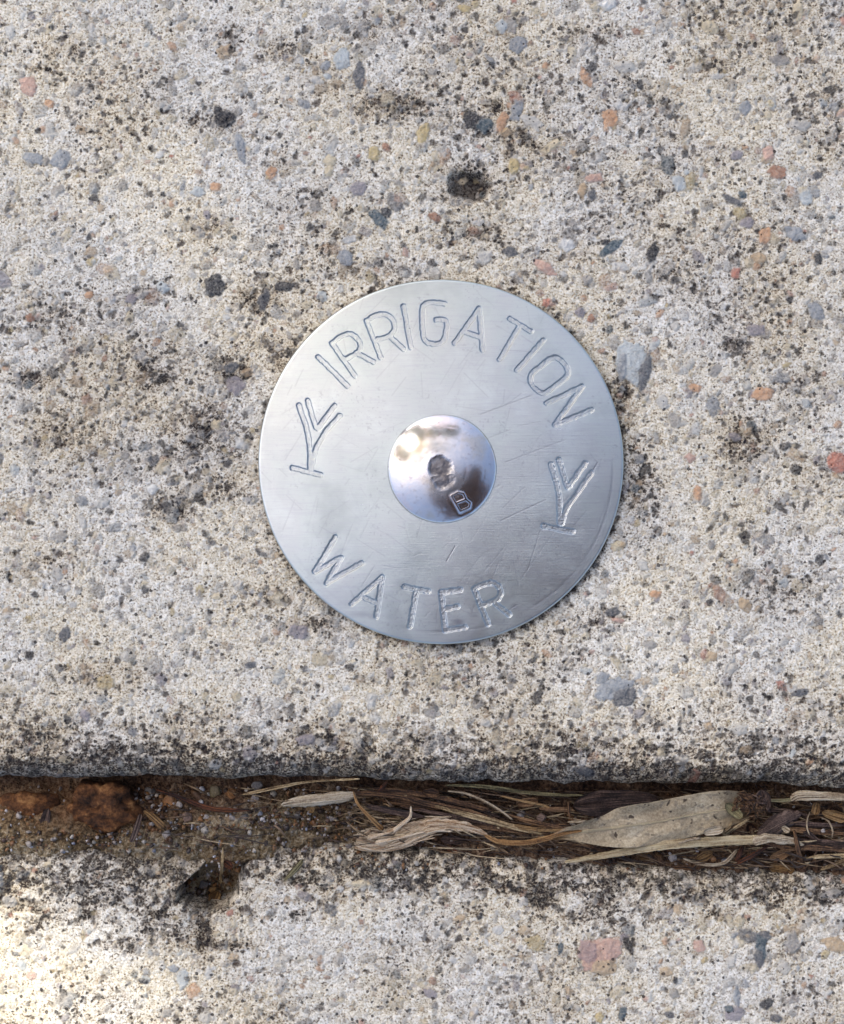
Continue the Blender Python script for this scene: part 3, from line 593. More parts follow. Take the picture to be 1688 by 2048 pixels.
for k, (nm, strokes) in enumerate(LETTERS):
    pts = np.array([p for s in strokes for p in s]); m = 44
    box = (px > pts[:, 0].min() - m) & (px < pts[:, 0].max() + m) & (py > pts[:, 1].min() - m) & (py < pts[:, 1].max() + m)
    X, Y = px[box], py[box]
    d = seg_dist(X + 1.6 * (vnoise(X / 5, Y / 5, 4) - 0.5), Y + 1.6 * (vnoise(X / 5, Y / 5, 6) - 0.5), strokes)
    groove = sstep(5.7, 4.0, d)
    z[box] -= 0.00016 * groove + 0.000012 * np.exp(-(d / 12) ** 2)
    z[box] += groove * 0.000022 * (vnoise(X / 2.6, Y / 2.6, 9) - 0.5)
    b = best[box]; wl = which_d[box]; near_ = (d < 6.2) & (d < b); wl[near_] = k; which_d[box] = wl; best[box] = np.minimum(b, d)
wear_shade = np.zeros(px.shape + (4,)); wear_shade[..., :3] = (0.30, 0.30, 0.33)
gro = sstep(5.8, 4.0, best); wear_shade[..., 3] = gro * (0.0 + 0.3 * vnoise(px / 2.6, py / 2.6, 9)) + 0.42 * np.exp(-((best - 4.9) / 1.1) ** 2)  # groove wall shading painted as dark letter outlines, over a stippled floor
rs = np.random.default_rng(3)
scr = [((960, 830), (1064, 791), .5), ((905, 905), (1020, 860), .3), ((1000, 1042), (1090, 1000), .5), ((1010, 925), (1130, 880), .35), ((893, 1122), (910, 1092), .9), ((917, 1010), (1000, 970), .3), ((1055, 1140), (1080, 1060), .4), ((1040, 1160), (1110, 1060), .25), ((920, 730), (950, 690), .25), ((880, 770), (910, 720), .2),
       ((895, 790), (935, 720), .2), ((590, 1000), (566, 1060), .3), ((575, 790), (585, 770), .35), ((970, 720), (955, 740), .25), ((1186, 940), (1195, 925), .8), ((1010, 1225), (1033, 1210), .7), ((700, 1000), (640, 1040), .2), ((1000, 700), (1080, 705), .35)]
for _ in range(190):
    a = rs.uniform(0, 6.28); r0 = rs.uniform(120, 350); L = rs.uniform(8, 70); dth = rs.choice([0.9, 1.1, 2.0, 2.6]) + rs.normal(0, .25)
    x0, y0 = DCX + r0 * math.cos(a), DCY + r0 * math.sin(a); scr.append(((x0, y0), (x0 + L * math.cos(dth), y0 - L * math.sin(dth)), rs.uniform(.06, .34)))
for p0, p1, s in scr:
    xa, xb = sorted((p0[0], p1[0])); ya, yb = sorted((p0[1], p1[1]))
    box = (px > xa - 4) & (px < xb + 4) & (py > ya - 4) & (py < yb + 4)
    d = seg_dist(px[box], py[box], [[p0, p1]]); k = np.exp(-(d / 1.1) ** 2) * s
    wear_shade[box, 3] = np.maximum(wear_shade[box, 3], k); z[box] -= k * 0.000012
ring = np.exp(-((Rg - 343 - 3 * np.sin(Tg * 3)) / 3.0) ** 2) * sstep(0.35, 0.75, fbm(px, py, 60, 12, 3)) * (0.15 + 0.85 * sstep(-0.3, 0.7, np.cos(Tg - 1.0)))
wear_shade[..., 3] = np.maximum(wear_shade[..., 3], ring * 0.35); z -= ring * 0.000006
for bx, by, rx, ry, s in [(917, 1243, 13, 6, .8), (720, 1228, 26, 7, .45), (1030, 1213, 10, 6, .5), (1085, 1260, 20, 5, .3)]:
    k = s * np.exp(-(((px - bx) / rx) ** 2 + ((py - by) / ry) ** 2) * 1.4); wear_shade[..., 3] = np.maximum(wear_shade[..., 3], k)
spk = sstep(0.80, 0.88, vnoise(px / 3.2, py / 3.2, 19)) * sstep(0.5, 0.7, fbm(px, py, 50, 15, 3)); wear_shade[..., 3] = np.maximum(wear_shade[..., 3], spk * 0.4)
z[-1] = 0.00002; z[-2] = ZT - 0.0006
P = local(px, py, z).reshape(-1, 3)
Q = grid_quads(len(rr), NA, True)
wf = which_d.ravel(); wq = wf[Q]; wface = np.where((wq >= 0).sum(1) >= 3, wq.max(1), -1)
def dname(k): return 'disc' if k < 0 else ('plant_symbol' if LETTERS[k][0] == 'plant' else 'engraved_letter')
dobs = split_mesh(P, Q, wface, {'wear_shade': wear_shade.reshape(-1, 4)}, dname, M_ALU, lambda k, o: marker if k < 0 else o[0])
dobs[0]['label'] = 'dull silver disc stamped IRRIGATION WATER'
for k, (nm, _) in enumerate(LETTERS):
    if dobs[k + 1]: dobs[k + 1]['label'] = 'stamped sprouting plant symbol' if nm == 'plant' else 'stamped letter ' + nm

# nail head
NCX, NCY, NR = 884.0, 938.0, 109.5
rr = np.concatenate([np.arange(0.01, 103, 0.8), [103, 104, 105, 106, 107, 107.8, 108.4, 108.9, 109.2, 109.4, 109.5, 109.5, 109.0]])
NA = 900; th = np.linspace(0, 2 * math.pi, NA, endpoint=False)
Rg, Tg = np.meshgrid(rr, th, indexing='ij')
px = NCX + Rg * np.cos(Tg); py = NCY + Rg * np.sin(Tg); q = Rg / NR
Z0 = ZT + 0.0010
z = Z0 + 0.0011 * (1 - q ** 2.2) - 0.00025 * (1 - np.sqrt(np.maximum(0, 1 - np.clip((Rg - 103) / 6.5, 0, 1) ** 2)))
z += 0.00012 * (fbm(px, py, 75, 23, 2) - 0.5)
wpx = px + 12 * (fbm(px, py, 16, 51, 3) - 0.5); wpy = py + 12 * (fbm(px, py, 16, 54, 3) - 0.5)
dim = np.maximum(sstep(1.15, 0.6, np.hypot((wpx - 881) / 24, (wpy - 935) / 22)), sstep(1.15, 0.6, np.hypot((wpx - 886) / 21, (wpy - 961) / 20)) * 0.9)
z -= dim * 0.00012; z += dim * 0.00010 * (fbm(px, py, 9, 26, 3, 0.6) - 0.5)
ringm = np.exp(-((Rg - 48) / 3) ** 2) * 0.5 + np.exp(-((Rg - 84) / 2.5) ** 2) * sstep(0.4, 0.6, fbm(px, py, 30, 28, 2)) * 0.5
z -= ringm * 0.000008
BSTR = [[(902, 992), (920, 1023), (938, 1015), (940, 1006), (931, 999), (913, 1006)], [(902, 992), (915, 985), (926, 987), (931, 998)]]
dB = seg_dist(px, py, BSTR); z += 0.000026 * sstep(3.2, 1.2, dB) - 0.000015 * np.exp(-((dB - 6) / 3) ** 2)
wear_shade = np.zeros(px.shape + (4,)); wear_shade[..., :3] = (0.13, 0.12, 0.125)
wear_shade[..., 3] = np.clip(dim * (0.6 + 0.7 * fbm(px, py, 11, 27, 3)), 0, 0.95)
wear_shade[..., 3] = np.maximum(wear_shade[..., 3], 0.75 * np.exp(-((wpx - 893) / 30) ** 2 - ((wpy - 966) / 30) ** 2) * (0.5 + fbm(px, py, 9, 56, 3)))
z[-1] = ZT + 0.0003; z[-2] = ZT + 0.0007
Q = grid_quads(len(rr), NA, True)
wv = np.where(dB < 4.2, 0, -1).ravel(); wq = wv[Q]; wface = np.where((wq >= 0).sum(1) >= 3, 0, -1)
nobs = split_mesh(local(px, py, z).reshape(-1, 3), Q, wface, {'wear_shade': wear_shade.reshape(-1, 4)}, lambda k: 'nail_head' if k < 0 else 'raised_letter', M_ZINC, lambda k, o: marker if k < 0 else o[0])
nobs[0]['label'] = 'shiny domed nail head with a hammer-worn dimple'; nobs[1]['label'] = 'small raised letter B'

# ------------------------------------------------------------------ litter in the joint
LEAF = None
def leaf_z(px, py):
    px = np.atleast_1d(px); py = np.atleast_1d(py); out = np.full(px.shape, -1.0)
    for k in range(len(px)):
        d = np.hypot(LEAF[:, 0] - px[k], LEAF[:, 1] - py[k]); j = d.argmin()
        if d[j] < 9: out[k] = LEAF[j, 2]
    return out
def bed(px, py):
    px = np.asarray(px, float); py = np.asarray(py, float)
    zk = np.where(py > edge_low(px), kerb_z(px, py) - notch(px, py) * 0.0055, -1.0)
    zs = np.where(py < edge_up(px), arris(edge_up(px) - py, R_UP), -1.0)
    return np.maximum(np.maximum(soil_z(px, py), zk), zs)
def sweep(pts, flat=0.26, ridges=0, nseg=18, rag=0.12, sd=0.0, twist=0.0, over=False):
    """pts: (px, py, width_px[, lift_mm]); returns world verts, faces and strand coordinates"""
    pts = [tuple(p) + ((0.3,) if len(p) == 3 else ()) for p in pts]
    if ridges in (3, 4, 5): pts = [(x, y, w * 0.82, l) for x, y, w, l in pts]
    L = sum(math.dist(a[:2], b[:2]) for a, b in zip(pts[:-1], pts[1:]))
    n = max(8, int(L / 4)); c = catmull(pts, n)
    x, y, w, lift = c.T; w = np.maximum(w, 0.5)
    zb = bed(x, y)
    if over: zb = np.maximum(zb, leaf_z(x, y))
    k = max(1, n // 10); zb = np.convolve(np.pad(zb, k, 'edge'), np.ones(2 * k + 1) / (2 * k + 1), 'valid')
    z = zb + lift * 1e-3 + w * 0.5 * flat * PX
    ctr = np.stack([wx(x, z), wy(y, z), z], -1)
    tg = np.gradient(ctr, axis=0); tg /= np.linalg.norm(tg, axis=1)[:, None] + 1e-12
    side = np.cross(np.array([0, 0, 1.0]), tg); side /= np.linalg.norm(side, axis=1)[:, None] + 1e-12
    up = np.cross(tg, side)
    a = np.linspace(0, 2 * math.pi, nseg, endpoint=False)
    V = []; U = []
    s_len = np.concatenate([[0], np.cumsum(np.linalg.norm(np.diff(ctr, axis=0), axis=1))]) * 1000
    for i in range(n):
        aa = a + twist * i / n
        r = 1 + 0.22 * np.cos(ridges * a) * (ridges > 0) + rag * 2 * (vnoise(np.full(nseg, s_len[i] * 2.2 + sd), a * 1.3 + sd, 60) - 0.5)
        if i == 0 or i == n - 1: r = r * 0.35
        hw = w[i] * 0.5 * PX
        V.append(ctr[i] + side[i] * (np.cos(aa) * r * hw)[:, None] + up[i] * (np.sin(aa) * r * hw * flat)[:, None])
        U.append(np.stack([np.full(nseg, s_len[i]), np.cos(a) * hw * 1000], -1))
    V = np.concatenate(V); U = np.concatenate(U)
    Q = grid_quads(n, nseg, True)
    m = len(V); V = np.concatenate([V, ctr[[0, -1]]]); U = np.concatenate([U, U[[0, m - 1]]])
    b = np.arange(nseg); b1 = (b + 1) % nseg
    cap = np.concatenate([np.stack([b1, b, np.full(nseg, m), np.full(nseg, m)], -1), np.stack([m - nseg + b, m - nseg + b1, np.full(nseg, m + 1), np.full(nseg, m + 1)], -1)])
    return V, Q, cap, U
def strand_obj(name, pts, mat, parent=None, origin=None, **kw):
    V, Q, cap, U = sweep(pts, sd=random.uniform(0, 90), **kw)
    o0 = np.array(origin) if origin is not None else V.mean(0)
    fs = [tuple(map(int, f)) for f in Q] + [tuple(map(int, f[:3])) for f in cap]
    me = mesh_py(name, [tuple(v) for v in V - o0], fs); attr(me, 'strand', U)
    o = link(name, me, mat, parent)
    if parent is None: o.location = o0
    return o
def straw(name, label, cat, group, mat, pts, **kw): return tag(strand_obj(name, pts, mat, **kw), label, cat, group)
# the big dry leaf
top = catmull([(1080, 1679), (1104, 1668), (1130, 1656), (1154, 1649), (1178, 1640), (1209, 1630), (1239, 1615), (1292, 1606), (1337, 1598), (1383, 1589), (1413, 1584), (1447, 1581), (1477, 1583), (1504, 1590), (1522, 1602), (1531, 1616)], 90)
low = catmull([(1080, 1682), (1110, 1679), (1141, 1679), (1175, 1687), (1220, 1694), (1269, 1695), (1315, 1687), (1364, 1678), (1405, 1668), (1451, 1656), (1474, 1647), (1496, 1636), (1515, 1628), (1526, 1622), (1531, 1618)], 90)
mid_ = catmull([(1080, 1680.5), (1104, 1674), (1130, 1667), (1160, 1663), (1201, 1659), (1255, 1652), (1314, 1644), (1350, 1637), (1390, 1629), (1430, 1622), (1470, 1617), (1500, 1615), (1518, 1616), (1527, 1617), (1530, 1617), (1531, 1617)], 90)
lb = np.array((wx(1126), wy(1666), -0.0015)); leaf = empty('dry_leaf', lb)
tag(leaf, 'large pale grey-brown lance-shaped dry leaf lying in the joint', 'leaf')
NC = 41; V = []; U = []
for i in range(90):
    for j in range(NC):
        t = j / (NC - 1) * 2 - 1
        p = mid_[i] * (1 - abs(t)) + (top[i] if t < 0 else low[i]) * abs(t)
        u = i / 89
        jag = 1.5 * (fbm(np.array([i * 3.0]), np.array([t * 5]), 8, 31, 2)[0] - 0.5)
        v = vnoise(np.array([i / 9.0 + 4]), np.array([t * 2.0 + 3]), 33)[0] - 0.5
        zz = -0.0008 + 0.0012 * math.sin(min(u * 1.5, 1.57)) + 0.0007 * abs(t) ** 1.6 * math.sin(3.14 * u) + 0.0009 * v * (0.4 + abs(t)) - 0.0012 * max(0, u - 0.8) * 5 * (0.3 + abs(t))
        if t > 0: zz -= 0.0006 * t * math.sin(3.14 * u)
        lat = 0.00006 * abs(math.sin((i * 0.55 + abs(t) * 9)))             # faint side veins
        V.append((wx(p[0], zz), wy(p[1] + jag * abs(t) ** 6, zz), zz + lat)); U.append((u * 21.0, t * 3))
V = np.array(V); U = np.array(U); n0 = len(V)
LEAF = np.stack([V[:, 0] / PX * DIST / (DIST - V[:, 2]) + W0, H0 - V[:, 1] / PX * DIST / (DIST - V[:, 2]), V[:, 2]], -1)
V2 = V.copy(); V2[:, 2] -= 0.0001
Q = grid_quads(90, NC); Qb = Q[:, ::-1] + n0
rim = np.concatenate([np.arange(NC), np.arange(1, 90) * NC + NC - 1, np.arange(NC - 2, -1, -1) + 89 * NC, np.arange(88, 0, -1) * NC]); rim1 = np.roll(rim, -1)
me = mesh_np('blade', np.concatenate([V, V2]) - lb, np.concatenate([Q[:, ::-1], Qb[:, ::-1], np.stack([rim, rim1, rim1 + n0, rim + n0], -1)]))
attr(me, 'strand', np.concatenate([U, U])); link('blade', me, M_BLADE, leaf)
def leaf_strip(name, path, mat, par, **kw):
    """strip that follows given heights (metres) rather than the bed"""
    b = [(x, y, w, (z - float(bed(x, y))) * 1000) for x, y, w, z in path]
    return strand_obj(name, b, mat, par, lb, **kw)
ctr = V.reshape(90, NC, 3)[:, NC // 2]
# midrib built directly on the blade's centre line
mv = []; mf = []; mu = []
for i in range(2, 88):
    w = 5.5 * PX * (1 - i / 95) * 0.5 + 0.00003
    for k, (dy, dz) in enumerate([(-1, 0), (-0.6, 0.8), (0.6, 0.8), (1, 0)]):
        mv.append(tuple(ctr[i] + np.array((0, dy * w, dz * w * 0.6 + 0.00004)) - lb)); mu.append((i * .25, dy))
for i in range(85):
    for k in range(3): mf.append((i * 4 + k, i * 4 + k + 1, i * 4 + k + 5, i * 4 + k + 4)[::-1])
me = mesh_py('midrib', mv, mf); attr(me, 'strand', np.array(mu)); link('midrib', me, M_VEIN, leaf)
leaf_strip('leaf_stalk', [(968, 1670, 5, -.0012), (985, 1679, 11, -.0009), (1002, 1685, 13, -.0008), (1046, 1687, 13, -.0005), (1085, 1680, 13, -.0005), (1126, 1668, 9, -.0005), (1165, 1662, 5, -.0003)], M_STALK, leaf, flat=0.6, ridges=3)

G1 = 'dry grass straws lying in the joint'; G2 = 'twigs and stalks in the joint'; G3 = 'small dry leaf flakes in the joint'
S = lambda label, mat, pts, **kw: straw('grass_straw', label, 'straw', G1, mat, pts, **kw)
T = lambda label, mat, pts, **kw: straw('twig', label, 'twig', G2, mat, pts, **kw)

S('long cream tapering straw lying just below the big leaf', M_PALE, [(1129, 1724, 6, 1.3), (1163, 1719, 11, 1.7), (1239, 1706, 17, 2.4), (1296, 1696, 20, 2.9), (1352, 1689, 21, 3.3), (1420, 1684, 22, 3.4), (1485, 1681, 22, 3.4), (1530, 1679, 19, 3.3)], ridges=5)
S('bleached frayed straw end right of the long tapering straw', M_WHITE, [(1505, 1684, 16, 3.6), (1530, 1677, 20, 3.7), (1560, 1678, 19, 3.5), (1587, 1683, 14, 3.1), (1608, 1690, 5, 2.8)], ridges=4, rag=0.3)
S('dark purple stalk running to the right edge below the husk', M_MAUVE, [(1585, 1684, 14, 1.4), (1620, 1688, 24, 1.4), (1660, 1692, 24, 1.4), (1740, 1700, 22, 1.4)], ridges=5)
S('greenish straw under the slab edge left of the wrinkled bark', M_GREEN, [(890, 1571, 3, 3.2), (940, 1572, 8, 3.2), (994, 1577, 10, 3.2), (1050, 1585, 9, 3.0), (1110, 1590, 8, 3.0), (1167, 1591, 3, 3.0)], ridges=3)
S('slim tan straw against the slab edge left of the pale blade', M_STRAW, [(484, 1590, 3, 2.4), (513, 1584, 7, 2.8), (568, 1573, 8, 3.4), (625, 1563, 5, 3.6), (720, 1558, 4, 3.6)], ridges=3)
S('broad pale pointed grass blade above the root stub', M_WHITE, [(562, 1610, 4, 3.0), (580, 1606, 13, 3.0), (609, 1602, 19, 3.0), (650, 1598, 20, 3.0), (690, 1593, 18, 2.9), (712, 1590, 10, 2.8)], flat=0.28, ridges=6)
S('brown fibre carrying on from the pale pointed blade', M_BROWN, [(690, 1587, 5, 2.7), (752, 1588, 14, 2.7), (811, 1595, 15, 2.7), (847, 1606, 15, 2.8), (935, 1625, 14, 2.7), (1031, 1655, 11, 2.4), (1100, 1668, 6, 2.2)], ridges=5)
S('pinkish split blade between brown fibre and root stub', M_MAUVE, [(730, 1613, 4, 2.6), (760, 1618, 13, 2.6), (790, 1624, 16, 2.5), (828, 1631, 12, 2.4), (850, 1634, 4, 2.4)], flat=0.3, ridges=5)
S('thin arched straw over the dark hollow left of the bark', M_WHITE, [(895, 1582, 3, 3.2), (925, 1586, 5, 3.2), (957, 1597, 5, 3.3), (994, 1617, 5, 3.2), (1026, 1640, 4, 2.8)])
S('brown straw along the top of the straw bundle', M_BROWN, [(745, 1577, 5, 2.7), (800, 1582, 10, 2.8), (860, 1592, 12, 2.9), (930, 1608, 11, 3.0), (985, 1622, 6, 2.8)], ridges=4)
S('tan straw in the middle of the bundle, ending at the leaf stalk', M_STRAW, [(870, 1612, 5, 3.0), (920, 1626, 10, 3.1), (975, 1640, 12, 3.0), (1030, 1655, 11, 2.8), (1085, 1668, 5, 2.5)], ridges=4)
S('dark straw lowest in the bundle above the root stem', M_MAUVE, [(800, 1612, 5, 2.0), (870, 1626, 10, 2.2), (940, 1640, 11, 2.3), (1010, 1652, 10, 2.2), (1090, 1664, 4, 2.2)], ridges=4)
S('brown straw tucked beneath the pointed left end of leaf', M_BROWN, [(1010, 1628, 5, 2.3), (1060, 1643, 10, 2.4), (1110, 1655, 11, 2.4), (1150, 1662, 5, 2.3)], ridges=4)
S('rusty straw crossing just above the leaf stalk', M_TAN, [(990, 1642, 4, 2.8), (1040, 1654, 8, 2.9), (1085, 1660, 8, 2.9), (1130, 1660, 4, 2.8)])
S('short pale straw poking from the leaf top edge', M_WHITE, [(1135, 1644, 3, 3.4), (1155, 1643, 6, 3.4), (1172, 1641, 5, 3.4)])
S('pale green straw joined to the husk at the right edge', M_GREEN, [(1538, 1601, 5, 3.6), (1560, 1601, 7, 3.6), (1588, 1599, 7, 3.6)])
S('cream papery husk at the right edge by slab', M_WHITE, [(1582, 1601, 10, 3.6), (1592, 1594, 20, 3.7), (1610, 1592, 23, 3.7), (1650, 1593, 20, 3.6), (1720, 1596, 15, 3.6)], flat=0.35, ridges=5)
S('thick pale straw at the lower right edge, upper of two', M_STRAW, [(1612, 1717, 5, 1.6), (1640, 1714, 10, 1.8), (1690, 1712, 11, 1.8), (1740, 1710, 9, 1.8)], ridges=3)
S('thick pale straw at the lower right edge, lower of two', M_STRAW, [(1640, 1740, 5, 0.8), (1660, 1733, 10, 1.0), (1690, 1722, 11, 1.2), (1740, 1706, 9, 1.4)], ridges=3)
S('white hooked straw below the long tapering straw', M_WHITE, [(1474, 1700, 5, 1.6), (1462, 1714, 8, 1.5), (1447, 1726, 7, 1.2), (1424, 1730, 7, 1.0), (1395, 1727, 6, 0.8), (1366, 1717, 4, 0.8)])
S('slender tan straw slanting across the long straw', M_STRAW, [(1498, 1638, 5, 0.3), (1470, 1656, 7, 0.3), (1435, 1680, 8, 0.3), (1405, 1700, 7, 0.3), (1382, 1713, 4, 0.3)], over=True)
S('short forked straw standing on the leaf near its ragged end', M_STRAW, [(1466, 1642, 4, 0.3), (1458, 1655, 6, 0.3), (1444, 1668, 4, 0.3)], over=True)
S('thin straw lying flat on the leaf lower margin', M_WHITE, [(1356, 1687, 3, 0.3), (1385, 1678, 6, 0.3), (1420, 1675, 6, 0.3), (1440, 1675, 3, 0.3)], over=True)
S('fine pale looped fibre near the right edge, left of two', M_WHITE, [(1620, 1622, 2, 3.2), (1614, 1640, 3, 3.3), (1614, 1656, 3, 3.2), (1619, 1670, 2, 3.0)])
S('fine pale looped fibre near the right edge, right of two', M_WHITE, [(1640, 1634, 2, 3.2), (1656, 1642, 3, 3.4), (1665, 1660, 3, 3.2), (1664, 1676, 2, 3.0)])
S('short upright straw in the chipped kerb corner', M_STRAW, [(446, 1694, 4, 1.0), (444, 1720, 6, 1.6), (442, 1750, 8, 1.8), (441, 1768, 5, 1.4)], ridges=3)
S('hair-thin fibre beside the straw in the chipped corner', M_TAN, [(437, 1702, 2, 1.0), (440, 1722, 3, 1.6), (444, 1742, 2, 1.8)])
S('small flat straw chip lying alone on the kerb', M_GREEN, [(606, 1719, 5, 0.15), (598, 1730, 11, 0.2), (584, 1745, 11, 0.2), (568, 1762, 4, 0.15)], flat=0.3)
S('brown straw peeking from under the leaf lower edge', M_BROWN, [(1122, 1688, 4, 0.6), (1170, 1694, 9, 0.8), (1220, 1702, 9, 1.0), (1262, 1706, 4, 1.0)], ridges=3)
S('pale fibre arching from slab edge into dark hollow', M_TAN, [(1000, 1592, 3, 3.0), (1050, 1603, 5, 3.0), (1090, 1612, 5, 2.8), (1112, 1625, 3, 2.5)])
for k, (a, b) in enumerate([((1535, 1640), (1690, 1650)), ((1540, 1652), (1700, 1668)), ((1480, 1668), (1600, 1700)), ((1560, 1700), (1700, 1704)), ((1590, 1655), (1640, 1684)), ((760, 1600), (900, 1618)), ((860, 1602), (1000, 1634)), ((905, 1650), (1060, 1668)), ((1060, 1652), (1140, 1650)), ((1530, 1620), (1620, 1632))]):
    nm = ['dark stem lying right of the leaf\'s ragged end, uppermost', 'dark stem second below the husk at the right', 'brown stem dipping under the bleached frayed straw', 'brown stem level with the purple stalk at the right', 'short brown stem between the purple bark and stalk',
          'brown fibre right under the pale pointed blade', 'brown fibre through the heart of the straw bundle', 'brown fibre hugging the upper side of root stem', 'short brown fibre ending at the leaf\'s left point', 'brown stem just under the husk'][k]
    mx, my = (a[0] + b[0]) / 2, (a[1] + b[1]) / 2 + random.uniform(-6, 6)
    S(nm, [M_MAUVE, M_BROWN, M_BROWN, M_BROWN, M_MAUVE, M_BROWN, M_MAUVE, M_BROWN, M_BROWN, M_MAUVE][k], [(*a, 4, 2.0), (mx, my, random.uniform(9, 15), 2.3), (*b, 4, 2.0)], ridges=4)

T('reddish brown bark strip left of the straws under slab', M_RED, [(312, 1580, 5, 1.8), (350, 1592, 10, 1.8), (411, 1615, 12, 1.6), (455, 1621, 11, 1.6), (500, 1620, 5, 1.6)], ridges=3)
T('thin yellowish stem leaning up from the root stub', M_STALK, [(706, 1582, 3, 3.6), (715, 1606, 6, 3.7), (728, 1622, 6, 3.4), (744, 1638, 9, 2.9), (766, 1660, 12, 2.0)], flat=0.8)
T('grey wood splinter standing beside the rusty clod', M_MAUVE, [(281, 1628, 9, 1.8), (276, 1645, 14, 1.9), (268, 1668, 14, 1.5), (261, 1684, 10, 0.8)], ridges=3, flat=0.45)
T('curved tan bark curl right of the grey splinter', M_TAN, [(287, 1622, 5, 1.5), (300, 1630, 13, 1.9), (316, 1644, 17, 2.0), (330, 1657, 12, 1.5)], flat=0.35)
T('upright brown stick crossing the purple stalk', M_BROWN, [(1588, 1660, 6, 3.0), (1593, 1682, 10, 3.2), (1598, 1705, 9, 2.6), (1604, 1726, 5, 1.6)], flat=0.8)
T('reddish twig slanting below the bleached straw', M_RED, [(1540, 1690, 4, 2.0), (1510, 1708, 9, 1.8), (1488, 1720, 9, 1.4), (1470, 1729, 4, 0.8)], flat=0.7)
T('brown twig lying left of the wrinkled bark', M_BROWN, [(1078, 1617, 5, 2.4), (1100, 1619, 9, 2.5), (1130, 1619, 9, 2.5), (1150, 1622, 4, 2.4)], flat=0.7)
T('tiny brown twig upright left of the wrinkled bark', M_BROWN, [(1137, 1602, 3, 2.6), (1138, 1622, 6, 2.8), (1140, 1638, 3, 2.6)], flat=0.7)
T('thick purple bark piece right of the leaf\'s ragged end', M_MAUVE, [(1515, 1670, 10, 2.4), (1540, 1656, 30, 2.7), (1570, 1640, 30, 2.8), (1602, 1626, 10, 2.6)], ridges=6, rag=0.25)
T('short rusty twig below the leaf ragged end', M_RED, [(1488, 1690, 4, 1.6), (1480, 1706, 10, 1.8), (1472, 1724, 6, 1.0)], flat=0.6)
T('stubby rust-coloured bit under the slab above brown fibre', M_RED, [(774, 1562, 5, 3.4), (766, 1574, 10, 3.4), (757, 1584, 5, 3.2)], flat=0.7)

# root stub: body, stem and rootlets
rb = (wx(800), wy(1672), float(bed(800, 1672)))
root = empty('root_stub', rb); tag(root, 'pale frayed dry root stub lying on the kerb edge', 'root')
bo = np.array(rb)
def bundle(name, core, mat, parent, origin, nf, wf, sd):
    rg = np.random.default_rng(sd); Vs = []; Fs = []; Us = []; n = 0
    jobs = [([(x, y, w * 0.42, l) for x, y, w, l in core], dict(flat=0.45, ridges=7, nseg=28, rag=0.3))]
    for k in range(nf):
        f = rg.uniform(-0.5, 0.5); g = f + rg.normal(0, 0.22); i0 = rg.integers(0, max(1, len(core) - 2)); i1 = rg.integers(i0 + 1, len(core)) + 1
        seq = core[i0:max(i1, i0 + 2)]; m = len(seq)
        p = []
        for j, (x, y, w, l) in enumerate(seq):
            t = j / max(1, m - 1); o = f * (1 - t) + g * t
            p.append((x + rg.normal(0, 4), y + o * w * 1.05 + rg.normal(0, 1.5), wf * rg.uniform(.6, 1.3) * (0.45 if j in (0, m - 1) else 1), l + w * .5 * .45 * PX * 1000 * math.sqrt(max(0, 1 - 3.2 * o * o)) + rg.uniform(-.05, .15)))
        jobs.append((p, dict(flat=0.6, nseg=8, rag=0.2)))
    for p, kw in jobs:
        V, Q, cap, U = sweep(p, sd=rg.uniform(0, 90), **kw)
        Vs.append(V - origin); Us.append(U + rg.uniform(0, 50)); Fs += [tuple(int(v) + n for v in f) for f in Q] + [tuple(int(v) + n for v in f[:3]) for f in cap]; n += len(V)
    me = mesh_py(name, [tuple(v) for v in np.concatenate(Vs)], Fs); attr(me, 'strand', np.concatenate(Us))
    return link(name, me, mat, parent)
bundle('root_body', [(712, 1682, 26, 0.5), (730, 1682, 40, 0.7), (765, 1679, 44, 0.9), (800, 1671, 42, 1.3), (835, 1659, 36, 1.9), (868, 1652, 26, 2.3), (905, 1650, 22, 2.4)], M_ROOT, root, bo, 80, 4.6, 5)
strand_obj('stem', [(850, 1655, 18, 2.4), (884, 1651, 26, 2.5), (920, 1653, 24, 2.4), (950, 1660, 16, 2.2), (976, 1672, 8, 1.8)], M_ROOT, root, bo, flat=0.4, ridges=5, nseg=20, rag=0.2)
for pts in [[(822, 1612, 3, 4.0), (820, 1634, 6, 4.0), (800, 1651, 8, 3.2), (781, 1669, 9, 2.0)], [(718, 1680, 9, .8), (730, 1668, 6, 1.2), (742, 1660, 3, 1.5)], [(716, 1686, 9, .7), (712, 1694, 5, .5), (720, 1700, 3, .4)], [(760, 1696, 8, .6), (790, 1697, 6, .6), (826, 1690, 3, .7)],
            [(770, 1668, 8, 2.2), (800, 1655, 7, 2.8), (840, 1644, 3, 3.0)], [(750, 1686, 8, 1.8), (790, 1678, 7, 2.3), (850, 1664, 4, 2.8)], [(810, 1684, 7, 1.2), (850, 1672, 5, 1.8), (885, 1668, 3, 1.8)], [(735, 1678, 8, 1.8), (752, 1672, 6, 2.2), (784, 1664, 3, 2.8)], [(728, 1692, 7, .9), (750, 1698, 5, .6), (764, 1704, 2, .4)]]:
    strand_obj('rootlet', pts, M_ROOT, root, bo, flat=0.7, rag=0.25)

